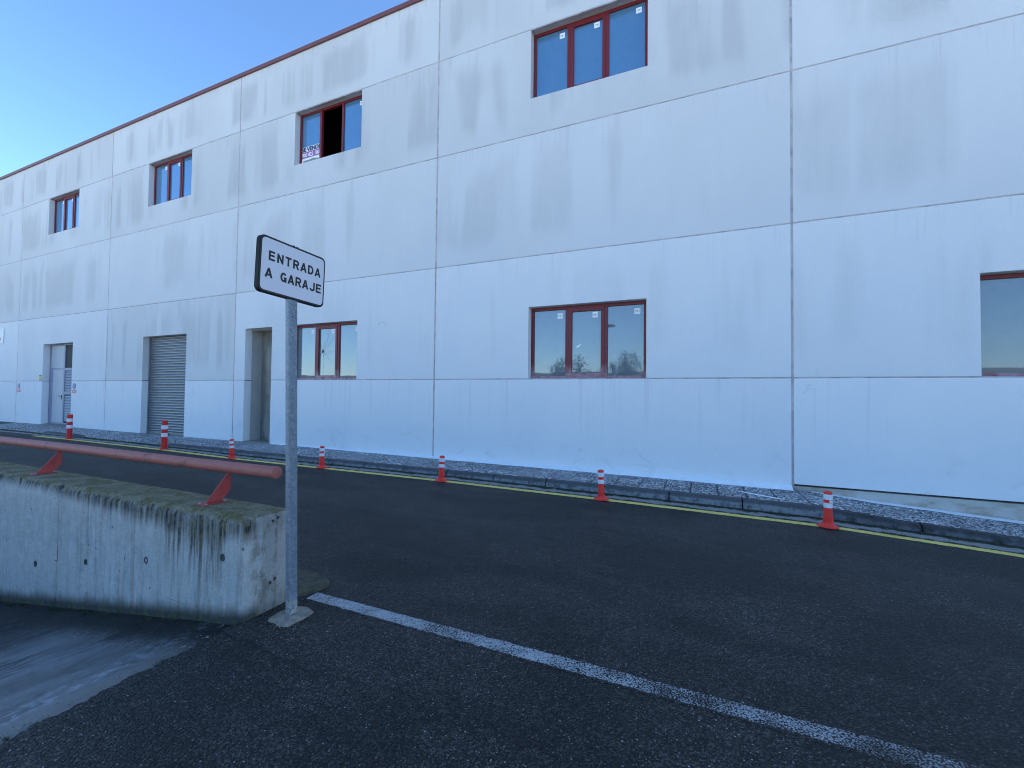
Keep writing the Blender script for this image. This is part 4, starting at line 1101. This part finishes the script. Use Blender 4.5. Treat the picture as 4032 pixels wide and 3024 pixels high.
def stone(x, y, z, r):
    vs = [bm.verts.new(Vector((x, y, z+r*.3))+Vector(d)*r*random.uniform(.7, 1.2)) for d in ((1, 0, 0), (-1, 0, 0), (0, 1, 0), (0, -1, 0), (0, 0, .7), (0, 0, -.6))]
    for q in ((0, 2, 4), (2, 1, 4), (1, 3, 4), (3, 0, 4), (2, 0, 5), (1, 2, 5), (3, 1, 5), (0, 3, 5)): bm.faces.new([vs[i] for i in q])
for _ in range(330):
    x = random.uniform(-2.6, 5); y = random.uniform(.6, 6); stone(x, y, gz(x, y), random.uniform(.002, .005))
for _ in range(160):
    y = random.uniform(.3, 1.85); stone(RX0-random.uniform(.03, .16), y, -.022, random.uniform(.003, .009))
for _ in range(140):
    x = random.uniform(-12, 5); y = random.uniform(6.33, 6.54); stone(x, y, gz(x, y)+.02, random.uniform(.004, .010))
tag(mesh_obj('grit', bm, STONEM), 'loose grit on the asphalt, ramp edge and gutter', 'gravel', kind='stuff')

# ------------------------------------------------------------------ things behind the photographer, seen only mirrored in the windows
def shrub(x, y, h, w, n, label, seed):
    random.seed(seed)
    s = empty('shrub', (x, y, 0), label, 'shrub', 'shrubs mirrored in the lower windows')
    st = B(); tips = []
    for k in range(9):
        a = random.uniform(0, 6.28); rr = w*.38*random.uniform(.3, 1); p1 = Vector((rr*math.cos(a), rr*math.sin(a), h*random.uniform(.7, .98)))
        mid = Vector((p1.x*.35, p1.y*.35, h*.4)); tube(st, (0, 0, 0), mid, .03, 5, .02); tube(st, mid, p1, .02, 5, .006); tips.append(p1)
    mesh_obj('stem', st, STEMM, s)
    bm = B()
    for _ in range(n):
        t_ = random.choice(tips); c = t_.lerp(Vector((t_.x*.3, t_.y*.3, h*.35)), random.random()**1.3)+Vector([random.gauss(0, w*.085) for _ in range(3)])
        if c.z > h*1.02 or c.z < .2: continue
        d = Vector([random.gauss(0, 1) for _ in range(3)]).normalized(); u_ = d.orthogonal().normalized()
        l, w_ = random.uniform(.05, .10), random.uniform(.014, .026)
        bm.faces.new([bm.verts.new(v) for v in (c-d*l, c+u_*w_, c+d*l, c-u_*w_)])
    mesh_obj('crown', bm, LEAFM, s)
shrub(-4.0, -10, 4.15, 2.3, 4200, 'broad dark shrub mirrored in the right pane of the large lower window', 1)
shrub(-7.25, -10, 4.1, 1.9, 3000, 'pointed dark shrub mirrored in the middle pane of the large lower window', 2)
shrub(-8.3, -10.4, 3.65, 1.3, 2000, 'small dark shrub mirrored in the left pane of the large lower window', 3)
shrub(-6.1, -10.6, 3.25, 1.6, 2000, 'low dark shrub mirrored at the foot of the middle pane', 4)
lp = empty('street_lamp', (-5.16, -10, 0), 'street lamp with a dark flat shade mirrored in the large lower window', 'street lamp')
bm = B(); lathe(bm, [(.09, 0), (.06, 4.6), (.05, 4.7), (.11, 5.05), (.12, 5.5), (.10, 5.7), (.06, 5.86), (0, 5.87)], 16); mesh_obj('pole', bm, LAMPM, lp, smooth=True)
bm = B(); lathe(bm, [(.1, -.04), (.30, -.03), (.34, .0), (.30, .05), (.1, .09)], 20, (.24, 0, 5.63)); mesh_obj('lamp_shade', bm, LAMPD, lp, smooth=True)
bm = B(); tube(bm, (0, 0, 0), (0, 0, 4.75), .05, 8)
tag(mesh_obj('thin_post', bm, LAMPM, None, (-30.4, -10, 0)), 'thin grey post mirrored at the left edge of the cracked window', 'post')
